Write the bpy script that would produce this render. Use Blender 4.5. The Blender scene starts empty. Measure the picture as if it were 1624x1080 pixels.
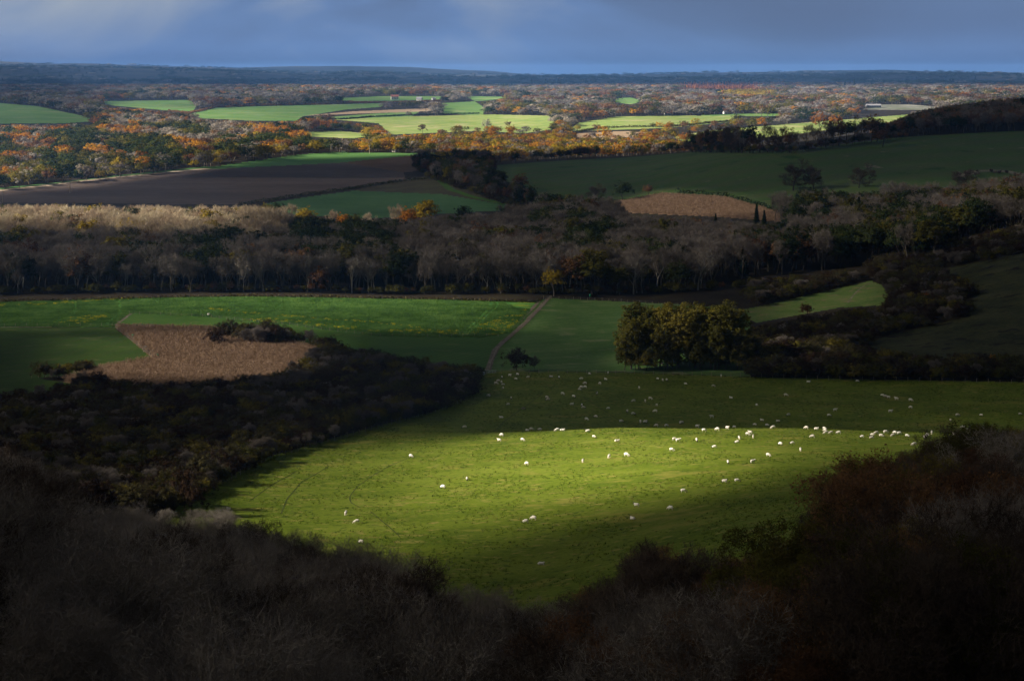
import bpy, bmesh, math, random
import numpy as np
from mathutils import Vector, Matrix
R = math.radians
random.seed(7); rng = np.random.default_rng(11)
scn = bpy.context.scene
COL = scn.collection
# ------------------------------------------------------------------ camera
F, CX, HY, ZC = 3000.0, 812.0, 118.0, 105.0      # focal length in photo pixels, centre column, eye level row, eye height
cd = bpy.data.cameras.new('camera'); cam = bpy.data.objects.new('camera', cd); COL.objects.link(cam)
cam.location = (0, 0, ZC); cam.rotation_euler = (R(90), 0, 0)
cd.sensor_width = 36; cd.lens = 36 * F / 1624; cd.shift_y = -(540 - HY) / 1624
cd.clip_start = 1; cd.clip_end = 60000
scn.camera = cam
# ------------------------------------------------------------------ world, sun, exposure
SUN_EL, SUN_AZ = R(27), R(265)                    # azimuth clockwise from +Y
SD = np.array([math.sin(SUN_AZ) * math.cos(SUN_EL), math.cos(SUN_AZ) * math.cos(SUN_EL), math.sin(SUN_EL)])
w = bpy.data.worlds.new('World'); scn.world = w; w.use_nodes = True
nt = w.node_tree; nt.nodes.clear()
def N(t, typ, **kw):
    n = t.nodes.new(typ)
    for k, v in kw.items(): setattr(n, k, v)
    return n
out = N(nt, 'ShaderNodeOutputWorld'); bg = N(nt, 'ShaderNodeBackground'); sky = N(nt, 'ShaderNodeTexSky')
sky.sky_type = 'NISHITA'; sky.sun_disc = False; sky.sun_elevation = SUN_EL; sky.sun_rotation = SUN_AZ
sky.air_density = 1.2; sky.dust_density = 1.0; sky.ozone_density = 2.0
bg.inputs[1].default_value = 0.1
tc = N(nt, 'ShaderNodeTexCoord'); mp = N(nt, 'ShaderNodeMapping'); mp.inputs['Scale'].default_value = (7, 7, 13); mp.inputs['Rotation'].default_value = (0, R(30), 0); mp.inputs['Location'].default_value = (.35, 0, .2)
nz = N(nt, 'ShaderNodeTexNoise'); nz.inputs['Scale'].default_value = 1.1; nz.inputs['Detail'].default_value = 7; nz.inputs['Roughness'].default_value = .5; nz.inputs['Distortion'].default_value = .6
sp = N(nt, 'ShaderNodeSeparateXYZ'); L = nt.links.new
def mth(op, a, b=None):
    n = N(nt, 'ShaderNodeMath', operation=op); n.use_clamp = False
    for i, v in enumerate((a, b)):
        if v is None: continue
        if hasattr(v, 'links'): L(v, n.inputs[i])
        else: n.inputs[i].default_value = v
    return n.outputs[0]
L(tc.outputs['Generated'], sp.inputs[0]); L(tc.outputs['Generated'], mp.inputs[0]); L(mp.outputs[0], nz.inputs[0])
# paler rain cloud to the left and up, slate blue to the right
hgt = mth('MULTIPLY', sp.outputs[2], 26.0); side = mth('MULTIPLY', sp.outputs[0], -1.7)
pale = mth('MULTIPLY', mth('ADD', mth('MULTIPLY', mth('SUBTRACT', nz.outputs[0], .47), 1.1), mth('MULTIPLY', mth('ADD', side, .02), .75)), hgt)
fac = mth('ADD', mth('ADD', mth('MULTIPLY', mth('SUBTRACT', nz.outputs[0], .5), .5), .46), mth('MAXIMUM', pale, -.14))
rp = N(nt, 'ShaderNodeValToRGB'); rp.color_ramp.elements[0].position = .18; rp.color_ramp.elements[0].color = (.13, .30, .74, 1)
rp.color_ramp.elements[1].position = .95; rp.color_ramp.elements[1].color = (.85, 1.02, 1.32, 1)
e = rp.color_ramp.elements.new(.48); e.color = (.22, .50, 1.18, 1)
mx = N(nt, 'ShaderNodeMix', data_type='RGBA'); mx.inputs[0].default_value = .95
L(fac, rp.inputs[0]); L(sky.outputs[0], mx.inputs[6]); L(rp.outputs[0], mx.inputs[7]); L(mx.outputs[2], bg.inputs[0]); L(bg.outputs[0], out.inputs[0])
sl = bpy.data.lights.new('sun', 'SUN'); so = bpy.data.objects.new('sun', sl); COL.objects.link(so)
sl.energy = 5.0; sl.angle = R(.5); sl.color = (1, .90, .74)
so.rotation_euler = Vector(SD).to_track_quat('Z', 'Y').to_euler(); so.location = (-300, 0, 400)
vs = scn.view_settings; vs.view_transform = 'Standard'; vs.look = 'None'; vs.gamma = 1; vs.use_curve_mapping = False
vs.exposure = 1.85
cy = scn.cycles
cy.max_bounces = 5; cy.diffuse_bounces = 3; cy.glossy_bounces = 1; cy.transmission_bounces = 2; cy.transparent_max_bounces = 12; cy.volume_bounces = 1
cy.use_denoising = True
try: cy.denoiser = 'OPENIMAGEDENOISE'; cy.denoising_input_passes = 'RGB_ALBEDO_NORMAL'; cy.denoising_prefilter = 'ACCURATE'
except Exception: pass
# ------------------------------------------------------------------ object helpers
def tag(o, label=None, cat=None, group=None, kind=None):
    if label: o['label'] = label
    if cat: o['category'] = cat
    if group: o['group'] = group
    if kind: o['kind'] = kind
    return o
def mesh_obj(name, verts, faces, mats, parent=None, smooth=False, mi=None, link=True):
    me = bpy.data.meshes.new(name)
    verts = np.asarray(verts, dtype=np.float32)
    if isinstance(faces, np.ndarray):
        n, k = faces.shape
        me.vertices.add(len(verts)); me.vertices.foreach_set('co', verts.ravel())
        me.loops.add(n * k); me.loops.foreach_set('vertex_index', faces.astype(np.int32).ravel())
        me.polygons.add(n); me.polygons.foreach_set('loop_start', np.arange(0, n * k, k, dtype=np.int32))
    else:
        me.from_pydata(verts.tolist(), [], faces)
    if not isinstance(mats, (list, tuple)): mats = [mats]
    for m in mats: me.materials.append(m)
    if mi is not None: me.polygons.foreach_set('material_index', np.asarray(mi, dtype=np.int32))
    if smooth: me.polygons.foreach_set('use_smooth', np.ones(len(me.polygons), dtype=bool))
    me.update(calc_edges=True)
    o = bpy.data.objects.new(name, me)
    if link: COL.objects.link(o)
    if parent is not None: o.parent = parent
    return o
def empty(name, loc=(0, 0, 0), rz=0):
    o = bpy.data.objects.new(name, None); COL.objects.link(o); o.location = loc; o.rotation_euler = (0, 0, rz)
    o.empty_display_size = .5
    return o
class MB:                                          # collects simple solids into one mesh
    def __init__(s): s.v = []; s.f = []; s.m = []
    def add(s, vs, fs, mi=0):
        b = len(s.v); s.v += [tuple(p) for p in vs]; s.f += [tuple(b + i for i in f) for f in fs]; s.m += [mi] * len(fs)
    def box(s, c, d, mi=0, rz=0):
        x, y, z = d[0] / 2, d[1] / 2, d[2] / 2; ca, sa = math.cos(rz), math.sin(rz)
        vs = [(c[0] + i * x * ca - j * y * sa, c[1] + i * x * sa + j * y * ca, c[2] + k * z) for i in (-1, 1) for j in (-1, 1) for k in (-1, 1)]
        s.add(vs, [(0, 1, 3, 2), (4, 6, 7, 5), (0, 4, 5, 1), (2, 3, 7, 6), (0, 2, 6, 4), (1, 5, 7, 3)], mi)
    def tube(s, pts, rad, n=6, mi=0, cap=True):
        pts = [np.array(p, float) for p in pts]; rings = []
        for i, p in enumerate(pts):
            d = pts[min(i + 1, len(pts) - 1)] - pts[max(i - 1, 0)]; d /= (np.linalg.norm(d) + 1e-9)
            a = np.cross(d, (0, 0, 1)) if abs(d[2]) < .9 else np.cross(d, (1, 0, 0)); a /= np.linalg.norm(a); b = np.cross(d, a)
            rings.append([p + rad[i] * (math.cos(2 * math.pi * k / n) * a + math.sin(2 * math.pi * k / n) * b) for k in range(n)])
        vs = [q for r in rings for q in r]
        fs = [(i * n + k, i * n + (k + 1) % n, (i + 1) * n + (k + 1) % n, (i + 1) * n + k) for i in range(len(pts) - 1) for k in range(n)]
        if cap: fs += [tuple(range(n))[::-1], tuple((len(pts) - 1) * n + k for k in range(n))]
        s.add(vs, fs, mi)
    def build(s, name, mats, parent=None, smooth=False, link=True):
        return mesh_obj(name, s.v, s.f, mats, parent, smooth, s.m, link)
# ------------------------------------------------------------------ materials
def ramp(t, fac, stops):
    r = N(t, 'ShaderNodeValToRGB'); els = r.color_ramp.elements
    els[0].position, els[0].color = stops[0][0], (*stops[0][1], 1); els[1].position, els[1].color = stops[-1][0], (*stops[-1][1], 1)
    for p, c in stops[1:-1]:
        e = els.new(p); e.color = (*c, 1)
    t.links.new(fac, r.inputs[0]); return r.outputs[0]
def ground_mat(name, cols, scale, fine=1.2, bump=.5, dist=.3, stripes=None, stretch=(1, 1, 1), patch=None, rough=.95, fmix=.45):
    """cols: dark, mid, light; scale: metres of the large patches; fine: metres of the fine grain; patch: (colour, scale, threshold)"""
    m = bpy.data.materials.new(name); m.use_nodes = True; t = m.node_tree; t.nodes.clear()
    o = N(t, 'ShaderNodeOutputMaterial'); b = N(t, 'ShaderNodeBsdfPrincipled'); b.inputs['Roughness'].default_value = rough; b.inputs['Specular IOR Level'].default_value = .04
    g = N(t, 'ShaderNodeNewGeometry'); mpn = N(t, 'ShaderNodeMapping'); mpn.inputs['Scale'].default_value = stretch
    t.links.new(g.outputs['Position'], mpn.inputs[0])
    n1 = N(t, 'ShaderNodeTexNoise'); n1.inputs['Scale'].default_value = 1 / scale; n1.inputs['Detail'].default_value = 5
    n2 = N(t, 'ShaderNodeTexNoise'); n2.inputs['Scale'].default_value = 1 / fine; n2.inputs['Detail'].default_value = 4; n2.inputs['Roughness'].default_value = .65
    t.links.new(mpn.outputs[0], n1.inputs[0]); t.links.new(mpn.outputs[0], n2.inputs[0])
    mixf = N(t, 'ShaderNodeMix'); mixf.inputs[0].default_value = fmix
    t.links.new(n1.outputs[0], mixf.inputs[2]); t.links.new(n2.outputs[0], mixf.inputs[3])
    c = ramp(t, mixf.outputs[0], [(.36, cols[0]), (.5, cols[1]), (.64, cols[2])])
    if stripes:                                   # (period m, angle, strength, colour)
        per, ang, st, sc = stripes
        m2 = N(t, 'ShaderNodeMapping'); m2.inputs['Rotation'].default_value = (0, 0, ang); t.links.new(g.outputs['Position'], m2.inputs[0])
        wv = N(t, 'ShaderNodeTexWave'); wv.inputs['Scale'].default_value = 2 * math.pi / (20 * per); wv.inputs['Distortion'].default_value = 2.5; wv.inputs['Detail Scale'].default_value = .3
        t.links.new(m2.outputs[0], wv.inputs[0])
        ml = N(t, 'ShaderNodeMath', operation='MULTIPLY'); ml.inputs[1].default_value = st; t.links.new(wv.outputs[1], ml.inputs[0])
        mm = N(t, 'ShaderNodeMix', data_type='RGBA'); t.links.new(ml.outputs[0], mm.inputs[0]); t.links.new(c, mm.inputs[6]); mm.inputs[7].default_value = (*sc, 1); c = mm.outputs[2]
    for pt in (patch or []):
        pc, ps, th, sv = pt
        m3 = N(t, 'ShaderNodeMapping'); m3.inputs['Scale'].default_value = (1, sv, 1); m3.inputs['Location'].default_value = (ps * 3.1, ps * 1.7, 0); t.links.new(g.outputs['Position'], m3.inputs[0])
        n3 = N(t, 'ShaderNodeTexNoise'); n3.inputs['Scale'].default_value = 1 / ps; n3.inputs['Detail'].default_value = 7; n3.inputs['Roughness'].default_value = .6; t.links.new(m3.outputs[0], n3.inputs[0])
        rm = N(t, 'ShaderNodeMapRange'); rm.inputs[1].default_value = th; rm.inputs[2].default_value = th + .07; t.links.new(n3.outputs[0], rm.inputs[0])
        mm = N(t, 'ShaderNodeMix', data_type='RGBA'); t.links.new(rm.outputs[0], mm.inputs[0]); t.links.new(c, mm.inputs[6]); mm.inputs[7].default_value = (*pc, 1); c = mm.outputs[2]
    t.links.new(c, b.inputs['Base Color'])
    if bump:
        bp = N(t, 'ShaderNodeBump'); bp.inputs['Strength'].default_value = bump; bp.inputs['Distance'].default_value = dist
        t.links.new(n2.outputs[0], bp.inputs['Height']); t.links.new(bp.outputs[0], b.inputs['Normal'])
    t.links.new(b.outputs[0], o.inputs[0]); return m
def leaf_mat(name, stops, transl=.3, vary=None, rough=.8, nscale=.35):
    """colour varies by tree (object random) and by clump of leaves (noise)"""
    m = bpy.data.materials.new(name); m.use_nodes = True; t = m.node_tree; t.nodes.clear()
    o = N(t, 'ShaderNodeOutputMaterial'); d = N(t, 'ShaderNodeBsdfDiffuse'); tr = N(t, 'ShaderNodeBsdfTranslucent'); mxs = N(t, 'ShaderNodeMixShader'); mxs.inputs[0].default_value = transl
    oi = N(t, 'ShaderNodeObjectInfo'); g = N(t, 'ShaderNodeNewGeometry')
    n1 = N(t, 'ShaderNodeTexNoise'); n1.inputs['Scale'].default_value = nscale; n1.inputs['Detail'].default_value = 4; t.links.new(g.outputs['Position'], n1.inputs[0])
    mf = N(t, 'ShaderNodeMix'); mf.inputs[0].default_value = .6 if vary is None else vary
    mr = N(t, 'ShaderNodeMapRange'); mr.inputs[1].default_value = .3; mr.inputs[2].default_value = .7; t.links.new(n1.outputs[0], mr.inputs[0])
    t.links.new(mr.outputs[0], mf.inputs[2]); t.links.new(oi.outputs['Random'], mf.inputs[3])
    c = ramp(t, mf.outputs[0], stops)
    for s in (d, tr): t.links.new(c, s.inputs[0])
    t.links.new(d.outputs[0], mxs.inputs[1]); t.links.new(tr.outputs[0], mxs.inputs[2]); t.links.new(mxs.outputs[0], o.inputs[0])
    return m
def plain(name, c, rough=.7, metal=0, nscale=3, var=.25, bump=0):
    m = bpy.data.materials.new(name); m.use_nodes = True; t = m.node_tree; b = t.nodes['Principled BSDF']
    b.inputs['Roughness'].default_value = rough; b.inputs['Metallic'].default_value = metal; b.inputs['Specular IOR Level'].default_value = .25
    tcn = N(t, 'ShaderNodeTexCoord'); n1 = N(t, 'ShaderNodeTexNoise'); n1.inputs['Scale'].default_value = nscale; n1.inputs['Detail'].default_value = 5; t.links.new(tcn.outputs['Object'], n1.inputs[0])
    cc = ramp(t, n1.outputs[0], [(.3, tuple(x * (1 - var) for x in c)), (.7, tuple(min(1, x * (1 + var)) for x in c))])
    t.links.new(cc, b.inputs['Base Color'])
    if bump:
        bp = N(t, 'ShaderNodeBump'); bp.inputs['Strength'].default_value = bump; bp.inputs['Distance'].default_value = .05
        t.links.new(n1.outputs[0], bp.inputs['Height']); t.links.new(bp.outputs[0], b.inputs['Normal'])
    return m
# ------------------------------------------------------------------ the lie of the land
KD = [5, 30, 60, 120, 180, 240, 300, 350, 400, 450, 505, 530, 560, 640, 750, 895, 1050, 1250, 1400, 1550, 1750, 2000, 2300, 2700, 3200, 4000, 5000, 6500, 7600, 9000, 11000, 13500, 17000]
KP = [-300, 0, 200, 400, 600, 812, 1000, 1200, 1400, 1624, 1900]
KZ = {
-300: [103, 92, 78, 66, 56, 44, 34, 28, 22, 17, 13, 11.5, 10, 6, 5, 5, 5, 8, 9, 12, 16, 20, 28, 42, 54, 52, 60, 64, 70, 84, 104, 122, 110],
0: [103, 92, 78, 64, 53, 40, 30, 24, 19, 14.5, 11, 9.5, 8, 5, 4.5, 4.5, 5, 8, 8.5, 11, 15, 20, 28, 40, 53, 50, 60, 64, 70, 84, 104, 121, 110],
200: [103, 92, 77, 60, 47, 33, 24, 20.5, 16.5, 13, 10.5, 9.25, 8, 5, 4.5, 5, 5, 6, 7, 9, 14, 21, 27, 36, 47, 54, 60, 64, 70, 84, 104, 122, 110],
400: [103, 91, 76, 58, 45, 31, 22, 18, 15.4, 12.5, 9.2, 8.35, 7.5, 5, 4.5, 5.5, 5, 6, 7, 9, 13, 20, 25, 32, 42, 54, 59, 64, 70, 84, 102, 120, 110],
600: [103, 91, 75, 56, 43, 30, 21.5, 18.5, 15, 12, 9, 7.75, 6.5, 4.6, 4.2, 4.5, 5, 6, 7, 9, 12, 18, 22, 25, 36, 55, 58, 64, 70, 82, 100, 128, 110],
812: [103, 91, 74, 55, 41, 29, 22, 19.5, 16.5, 13.5, 9.4, 5, 3.6, 4.3, 4.2, 4.2, 5, 6, 9, 15, 22, 18.5, 21, 26, 38, 54, 58, 64, 70, 80, 98, 124, 110],
1000: [103, 91, 75, 57, 44, 33, 26, 22, 18.5, 14.8, 10.9, 5, 3.6, 4, 4.2, 4.2, 5, 9, 14, 24, 28, 20, 22, 29, 40, 52, 58, 64, 70, 80, 96, 122, 110],
1200: [103, 91, 76, 61, 51, 41, 32, 26, 21, 16, 10.8, 5, 3.6, 4.2, 5, 8, 8, 15, 27, 42, 38, 28, 25, 30, 42, 52, 58, 64, 70, 80, 96, 121, 110],
1400: [100, 88, 75, 63, 56, 48, 37, 29, 22, 16, 9.7, 5, 3.6, 4.8, 8, 14, 14, 20, 34, 51, 52, 40, 30, 31, 42, 50, 58, 62, 68, 78, 94, 120, 110],
1624: [96, 84, 73, 64, 59, 53, 42, 32, 23, 16, 9.1, 5, 3.6, 6, 19, 30, 26, 24, 38, 55, 66, 58, 42, 34, 42, 50, 58, 62, 68, 78, 94, 119, 110],
1900: [96, 86, 76, 66, 61, 55, 44, 33, 24, 17, 8.8, 9, 8, 10, 30, 42, 36, 30, 42, 58, 72, 66, 48, 36, 42, 50, 58, 62, 68, 78, 94, 118, 110]}
def pchip(x, y, xi):
    x = np.asarray(x, float); y = np.asarray(y, float); h = np.diff(x); dl = np.diff(y) / h
    m = np.zeros_like(y); m[0], m[-1] = dl[0], dl[-1]
    for i in range(1, len(x) - 1):
        if dl[i - 1] * dl[i] > 0:
            w1, w2 = 2 * h[i] + h[i - 1], h[i] + 2 * h[i - 1]; m[i] = (w1 + w2) / (w1 / dl[i - 1] + w2 / dl[i])
    xi = np.clip(xi, x[0], x[-1]); k = np.clip(np.searchsorted(x, xi) - 1, 0, len(x) - 2); t = (xi - x[k]) / h[k]
    return ((2 * t**3 - 3 * t**2 + 1) * y[k] + (t**3 - 2 * t**2 + t) * h[k] * m[k] + (-2 * t**3 + 3 * t**2) * y[k + 1] + (t**3 - t**2) * h[k] * m[k + 1])
TQ = np.linspace(math.log(5), math.log(17000), 1400); TP = np.linspace(-300, 1900, 441)
_rows = np.array([pchip(np.log(KD), KZ[p], TQ) for p in KP])
TAB = np.array([pchip(KP, _rows[:, j], TP) for j in range(len(TQ))]).T
def _blur(a, n, ax):
    k = np.hanning(n + 2)[1:-1]; k /= k.sum(); pad = [(0, 0), (0, 0)]; pad[ax] = (n // 2, n // 2)
    return np.apply_along_axis(lambda v: np.convolve(v, k, 'valid'), ax, np.pad(a, pad, mode='edge'))
TAB = _blur(_blur(TAB, 41, 0), 7, 1)
_perm = np.random.default_rng(5).random((256, 256))
def vnoise(x, y, s):
    x = np.asarray(x) / s; y = np.asarray(y) / s; xi = np.floor(x).astype(int); yi = np.floor(y).astype(int); fx = x - xi; fy = y - yi
    fx = fx * fx * (3 - 2 * fx); fy = fy * fy * (3 - 2 * fy); g = lambda a, b: _perm[a % 256, b % 256]
    return (g(xi, yi) * (1 - fx) + g(xi + 1, yi) * fx) * (1 - fy) + (g(xi, yi + 1) * (1 - fx) + g(xi + 1, yi + 1) * fx) * fy - .5
def fbm(x, y, s, o=4):
    r = 0
    for i in range(o): r = r + vnoise(np.asarray(x) + 37 * i, np.asarray(y) - 91 * i, s / 2**i) / 2**i
    return r
def H(x, y):
    x = np.asarray(x, float); y = np.asarray(y, float); d = np.clip(y, 5, 16990); px = x / d * F + CX
    i = np.clip((np.clip(px, -299, 1899) + 300) / 5, 0, len(TP) - 1.001); j = (np.log(d) - TQ[0]) / (TQ[1] - TQ[0]); j = np.clip(j, 0, len(TQ) - 1.001)
    i0 = i.astype(int); j0 = j.astype(int); fi = i - i0; fj = j - j0
    z = (TAB[i0, j0] * (1 - fi) + TAB[i0 + 1, j0] * fi) * (1 - fj) + (TAB[i0, j0 + 1] * (1 - fi) + TAB[i0 + 1, j0 + 1] * fi) * fj
    z = z + .9 * fbm(x, y, 60, 3) * np.clip((d - 150) / 200, 0, 1) + np.clip((d - 900) / 800, 0, 1) * 3.0 * fbm(x, y, 330, 3)
    z = z + np.clip((d - 5500) / 2500, 0, 1) * (52 * fbm(x + 900, y * 1.0, 1700, 4)) + np.clip((d - 9500) / 2500, 0, 1) * (85 * fbm(x - 400, y * .5, 2400, 3) + 14 * np.exp(-((px - 130) / 110)**2) + 8 * np.exp(-((px - 610) / 60)**2))
    return z
def proj(x, y, z): return x / y * F + CX, (ZC - z) / y * F + HY
DS = np.concatenate([np.arange(60, 1300, 1.0), np.arange(1300, 6000, 4.0), np.arange(6000, 16000, 20.0)])
_pc = {}
def W(px, d):                                      # map column and distance -> point on the ground
    x = (px - CX) / F * d; return np.array([x, d, float(H(x, d))])
def P(px, py, dmin=150):                           # where the line of sight through the photo pixel meets the ground
    xs = (px - CX) / F * DS; z = H(xs, DS); ray = ZC - (py - HY) / F * DS
    k = np.where((ray <= z) & (DS > dmin))[0]
    if not len(k): return W(px, 9000)
    d = DS[k[0]]; return np.array([(px - CX) / F * d, d, z[k[0]]])
def inpoly(x, y, poly):
    x = np.asarray(x, float); y = np.asarray(y, float); r = np.zeros(x.shape, bool); n = len(poly)
    for i in range(n):
        x1, y1 = poly[i]; x2, y2 = poly[(i + 1) % n]
        if y1 == y2: continue
        c = (y1 > y) != (y2 > y); r ^= c & (x < (x2 - x1) * (y - y1) / (y2 - y1) + x1)
    return r
# fields, each an outline in map columns/rows of the photo with its range of distances: (name, outline, near, far)
FIELDS = [
('valley_grass', [(330, 503), (430, 512), (600, 533), (760, 536), (815, 527), (850, 478), (868, 474), (852, 492), (820, 525), (790, 552), (774, 590), (757, 600), (700, 596), (600, 572), (460, 540), (430, 525), (330, 523), (180, 520), (205, 497)], 600, 900),
('left_pasture', [(-400, 517), (180, 520), (208, 540), (245, 571), (150, 588), (60, 600), (140, 612), (60, 640), (-400, 690)], 520, 790),
('maize_ground', [(183, 520), (330, 523), (430, 536), (505, 556), (470, 590), (440, 615), (240, 630), (100, 606), (150, 588), (245, 571), (208, 540)], 560, 790),
('rape_field', [(-400, 486), (0, 480), (200, 473), (400, 471), (600, 474), (852, 479), (812, 528), (760, 536), (600, 533), (430, 512), (330, 503), (205, 497), (178, 519), (-400, 518)], 700, 900),
('paddock', [(870, 473), (1080, 483), (1190, 492), (1190, 598), (1000, 590), (800, 588), (774, 590), (790, 552), (820, 525), (852, 492)], 630, 900),
('sheep_meadow', [(757, 594), (800, 588), (1000, 591), (1190, 598), (1624, 606), (2000, 610), (2000, 1500), (-100, 1500), (-100, 1100), (250, 838), (285, 800), (345, 765), (420, 726), (520, 697), (600, 675), (690, 651), (742, 628)], 228, 652),
('hill_grass', [(1160, 494), (1200, 487), (1382, 445), (1412, 458), (1402, 484), (1330, 488), (1200, 512)], 740, 900),
('rough_slope', [(1335, 560), (1400, 535), (1530, 503), (1545, 470), (1480, 430), (1630, 400), (2000, 395), (2000, 592), (1560, 586), (1450, 577)], 640, 960),
('winter_wheat', [(415, 324), (500, 311), (560, 303), (700, 308), (800, 325), (845, 333), (760, 336), (690, 340), (640, 345), (560, 346), (465, 340)], 1050, 1640),
('rough_grass', [(560, 303), (640, 285), (690, 280), (790, 300), (800, 325), (700, 308)], 1250, 1900),
('ploughed_field', [(-400, 335), (-400, 322), (0, 301), (150, 287), (300, 270), (470, 262), (545, 258), (640, 274), (644, 285), (380, 325), (0, 322)], 1180, 2060),
('stubble_field', [(545, 258), (600, 252), (702, 243), (675, 270), (640, 274)], 1500, 2100),
('green_strip', [(240, 276), (330, 266), (400, 256), (470, 246), (520, 242), (640, 243), (700, 243), (600, 252), (545, 258), (470, 262), (300, 270)], 1650, 2150),
('maize_stubble', [(975, 322), (1050, 308), (1150, 314), (1235, 338), (1280, 350), (1240, 352), (1140, 344), (1000, 338)], 1000, 1500),
('hill_pasture', [(770, 262), (900, 250), (1110, 236), (1190, 240), (1260, 240), (1420, 218), (1624, 208), (2000, 200), (2000, 330), (1700, 325), (1450, 335), (1350, 345), (1250, 346), (1235, 338), (1150, 312), (1050, 306), (975, 322), (930, 318), (860, 312), (820, 300)], 1150, 1760),
('far_green_field', [(-400, 160), (0, 164), (60, 169), (130, 184), (158, 192), (100, 196), (-400, 198)], 2500, 3500),
('far_green_field', [(152, 161), (300, 159), (312, 168), (306, 177), (270, 176), (180, 168)], 2700, 3900),
('far_green_field', [(300, 181), (335, 171), (480, 167), (610, 164), (605, 170), (550, 174), (480, 185), (470, 192), (400, 192), (320, 188)], 2500, 3900),
('far_green_field', [(535, 156), (600, 153), (700, 153), (698, 158), (630, 160), (545, 161)], 3000, 4700),
('far_green_field', [(700, 164), (770, 160), (822, 154), (740, 153), (770, 172), (765, 184), (700, 180)], 2600, 4700),
('far_green_field', [(510, 187), (600, 180), (668, 176), (650, 186), (540, 191)], 2500, 3600),
('far_pale_field', [(530, 190), (650, 185), (780, 182), (876, 184), (880, 205), (830, 212), (760, 208), (620, 214), (600, 196)], 2300, 3500),
('far_pale_field', [(900, 208), (918, 195), (980, 185), (1100, 184), (1164, 184), (1166, 193), (1060, 203), (990, 206)], 2400, 3500),
('far_green_field', [(970, 157), (1000, 155), (1022, 161), (1000, 166), (978, 163)], 3300, 4700),
('far_green_field', [(1112, 183), (1200, 180), (1240, 181), (1240, 185), (1112, 184)], 2900, 3700),
('far_pale_field', [(1060, 218), (1130, 207), (1180, 203), (1250, 197), (1440, 182), (1444, 190), (1300, 208), (1240, 216), (1100, 228)], 2000, 3300),
('far_soil_field', [(915, 212), (1000, 208), (1040, 212), (960, 222), (905, 218)], 2100, 2900),
('far_soil_field', [(480, 184), (560, 177), (680, 172), (700, 176), (560, 181)], 2600, 3600),
('far_pale_field', [(480, 210), (540, 208), (600, 214), (560, 220), (490, 217)], 2200, 2700),
('village_ground', [(1362, 167), (1440, 166), (1490, 170), (1480, 175), (1370, 174)], 2900, 4200),
]
FN = [f[0] for f in FIELDS]
def classify(x, y, z=None):
    if z is None: z = H(x, y)
    px, py = proj(x, y, z); c = np.full(np.shape(px), -1)
    for i, (n, poly, d0, d1) in enumerate(FIELDS):
        c[inpoly(px, py, poly) & (y > d0) & (y < d1)] = i
    return c
# ground sheet: rings of distance x map columns, wider wings at both sides, on to the horizon
rows = [5.]
while rows[-1] < 17000:
    d = rows[-1]
    if d < 210: s = max(2, d * .03)
    elif d < 900: s = max(.75, 3.2e-6 * d * d)
    elif d < 1250: s = 6
    elif d < 4200: s = min(11, max(4, 4.2e-6 * d * d))
    else: s = min(160, 12 + (d - 4200) * .02)
    rows.append(d + s)
rows = np.array(rows)
cols = np.concatenate([np.arange(-4200, -200, 100), np.arange(-200, 1824, 1.8), np.arange(1824, 5800, 100)])
GX = (cols[None, :] - CX) / F * rows[:, None]; GY = np.repeat(rows[:, None], len(cols), 1); GZ = H(GX, GY)
nr, nc = GX.shape
GV = np.stack([GX, GY, GZ], -1).reshape(-1, 3)
ii = (np.arange(nr - 1)[:, None] * nc + np.arange(nc - 1)[None, :]).ravel()
GF = np.stack([ii, ii + 1, ii + nc + 1, ii + nc], 1)
gc = GV[GF].mean(1); cls = classify(gc[:, 0], gc[:, 1], gc[:, 2])
# far hills beyond 6 km are a piece of their own
HILL = gc[:, 1] > 6300
M = {}
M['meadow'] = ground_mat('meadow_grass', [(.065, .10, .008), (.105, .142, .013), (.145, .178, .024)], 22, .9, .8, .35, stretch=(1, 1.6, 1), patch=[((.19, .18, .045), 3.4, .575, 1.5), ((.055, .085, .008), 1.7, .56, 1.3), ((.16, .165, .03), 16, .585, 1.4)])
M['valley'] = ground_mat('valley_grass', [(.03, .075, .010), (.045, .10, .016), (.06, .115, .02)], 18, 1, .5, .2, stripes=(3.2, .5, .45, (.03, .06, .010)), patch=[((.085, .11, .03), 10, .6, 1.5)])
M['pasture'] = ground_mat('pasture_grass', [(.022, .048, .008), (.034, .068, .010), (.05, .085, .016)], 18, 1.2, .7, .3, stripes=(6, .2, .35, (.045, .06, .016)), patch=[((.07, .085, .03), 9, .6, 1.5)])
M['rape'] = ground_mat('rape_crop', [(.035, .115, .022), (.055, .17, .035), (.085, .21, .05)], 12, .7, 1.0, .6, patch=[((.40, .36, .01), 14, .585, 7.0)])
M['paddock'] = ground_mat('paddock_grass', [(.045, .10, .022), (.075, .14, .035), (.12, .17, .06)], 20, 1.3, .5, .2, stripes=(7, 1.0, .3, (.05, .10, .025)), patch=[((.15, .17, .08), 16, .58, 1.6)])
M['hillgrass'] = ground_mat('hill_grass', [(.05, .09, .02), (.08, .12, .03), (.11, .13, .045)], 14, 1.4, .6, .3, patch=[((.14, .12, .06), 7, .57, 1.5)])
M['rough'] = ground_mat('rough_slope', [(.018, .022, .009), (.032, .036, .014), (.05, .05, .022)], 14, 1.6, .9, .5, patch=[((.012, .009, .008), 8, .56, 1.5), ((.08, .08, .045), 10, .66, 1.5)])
M['wheat'] = ground_mat('wheat_field', [(.035, .085, .03), (.05, .11, .042), (.065, .125, .05)], 40, 3, .3, .3, stripes=(12, 1.35, .5, (.035, .08, .03)))
M['roughgrass'] = ground_mat('rough_grass', [(.03, .026, .016), (.05, .042, .026), (.06, .065, .028)], 25, 2.5, .6, .5)
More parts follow.
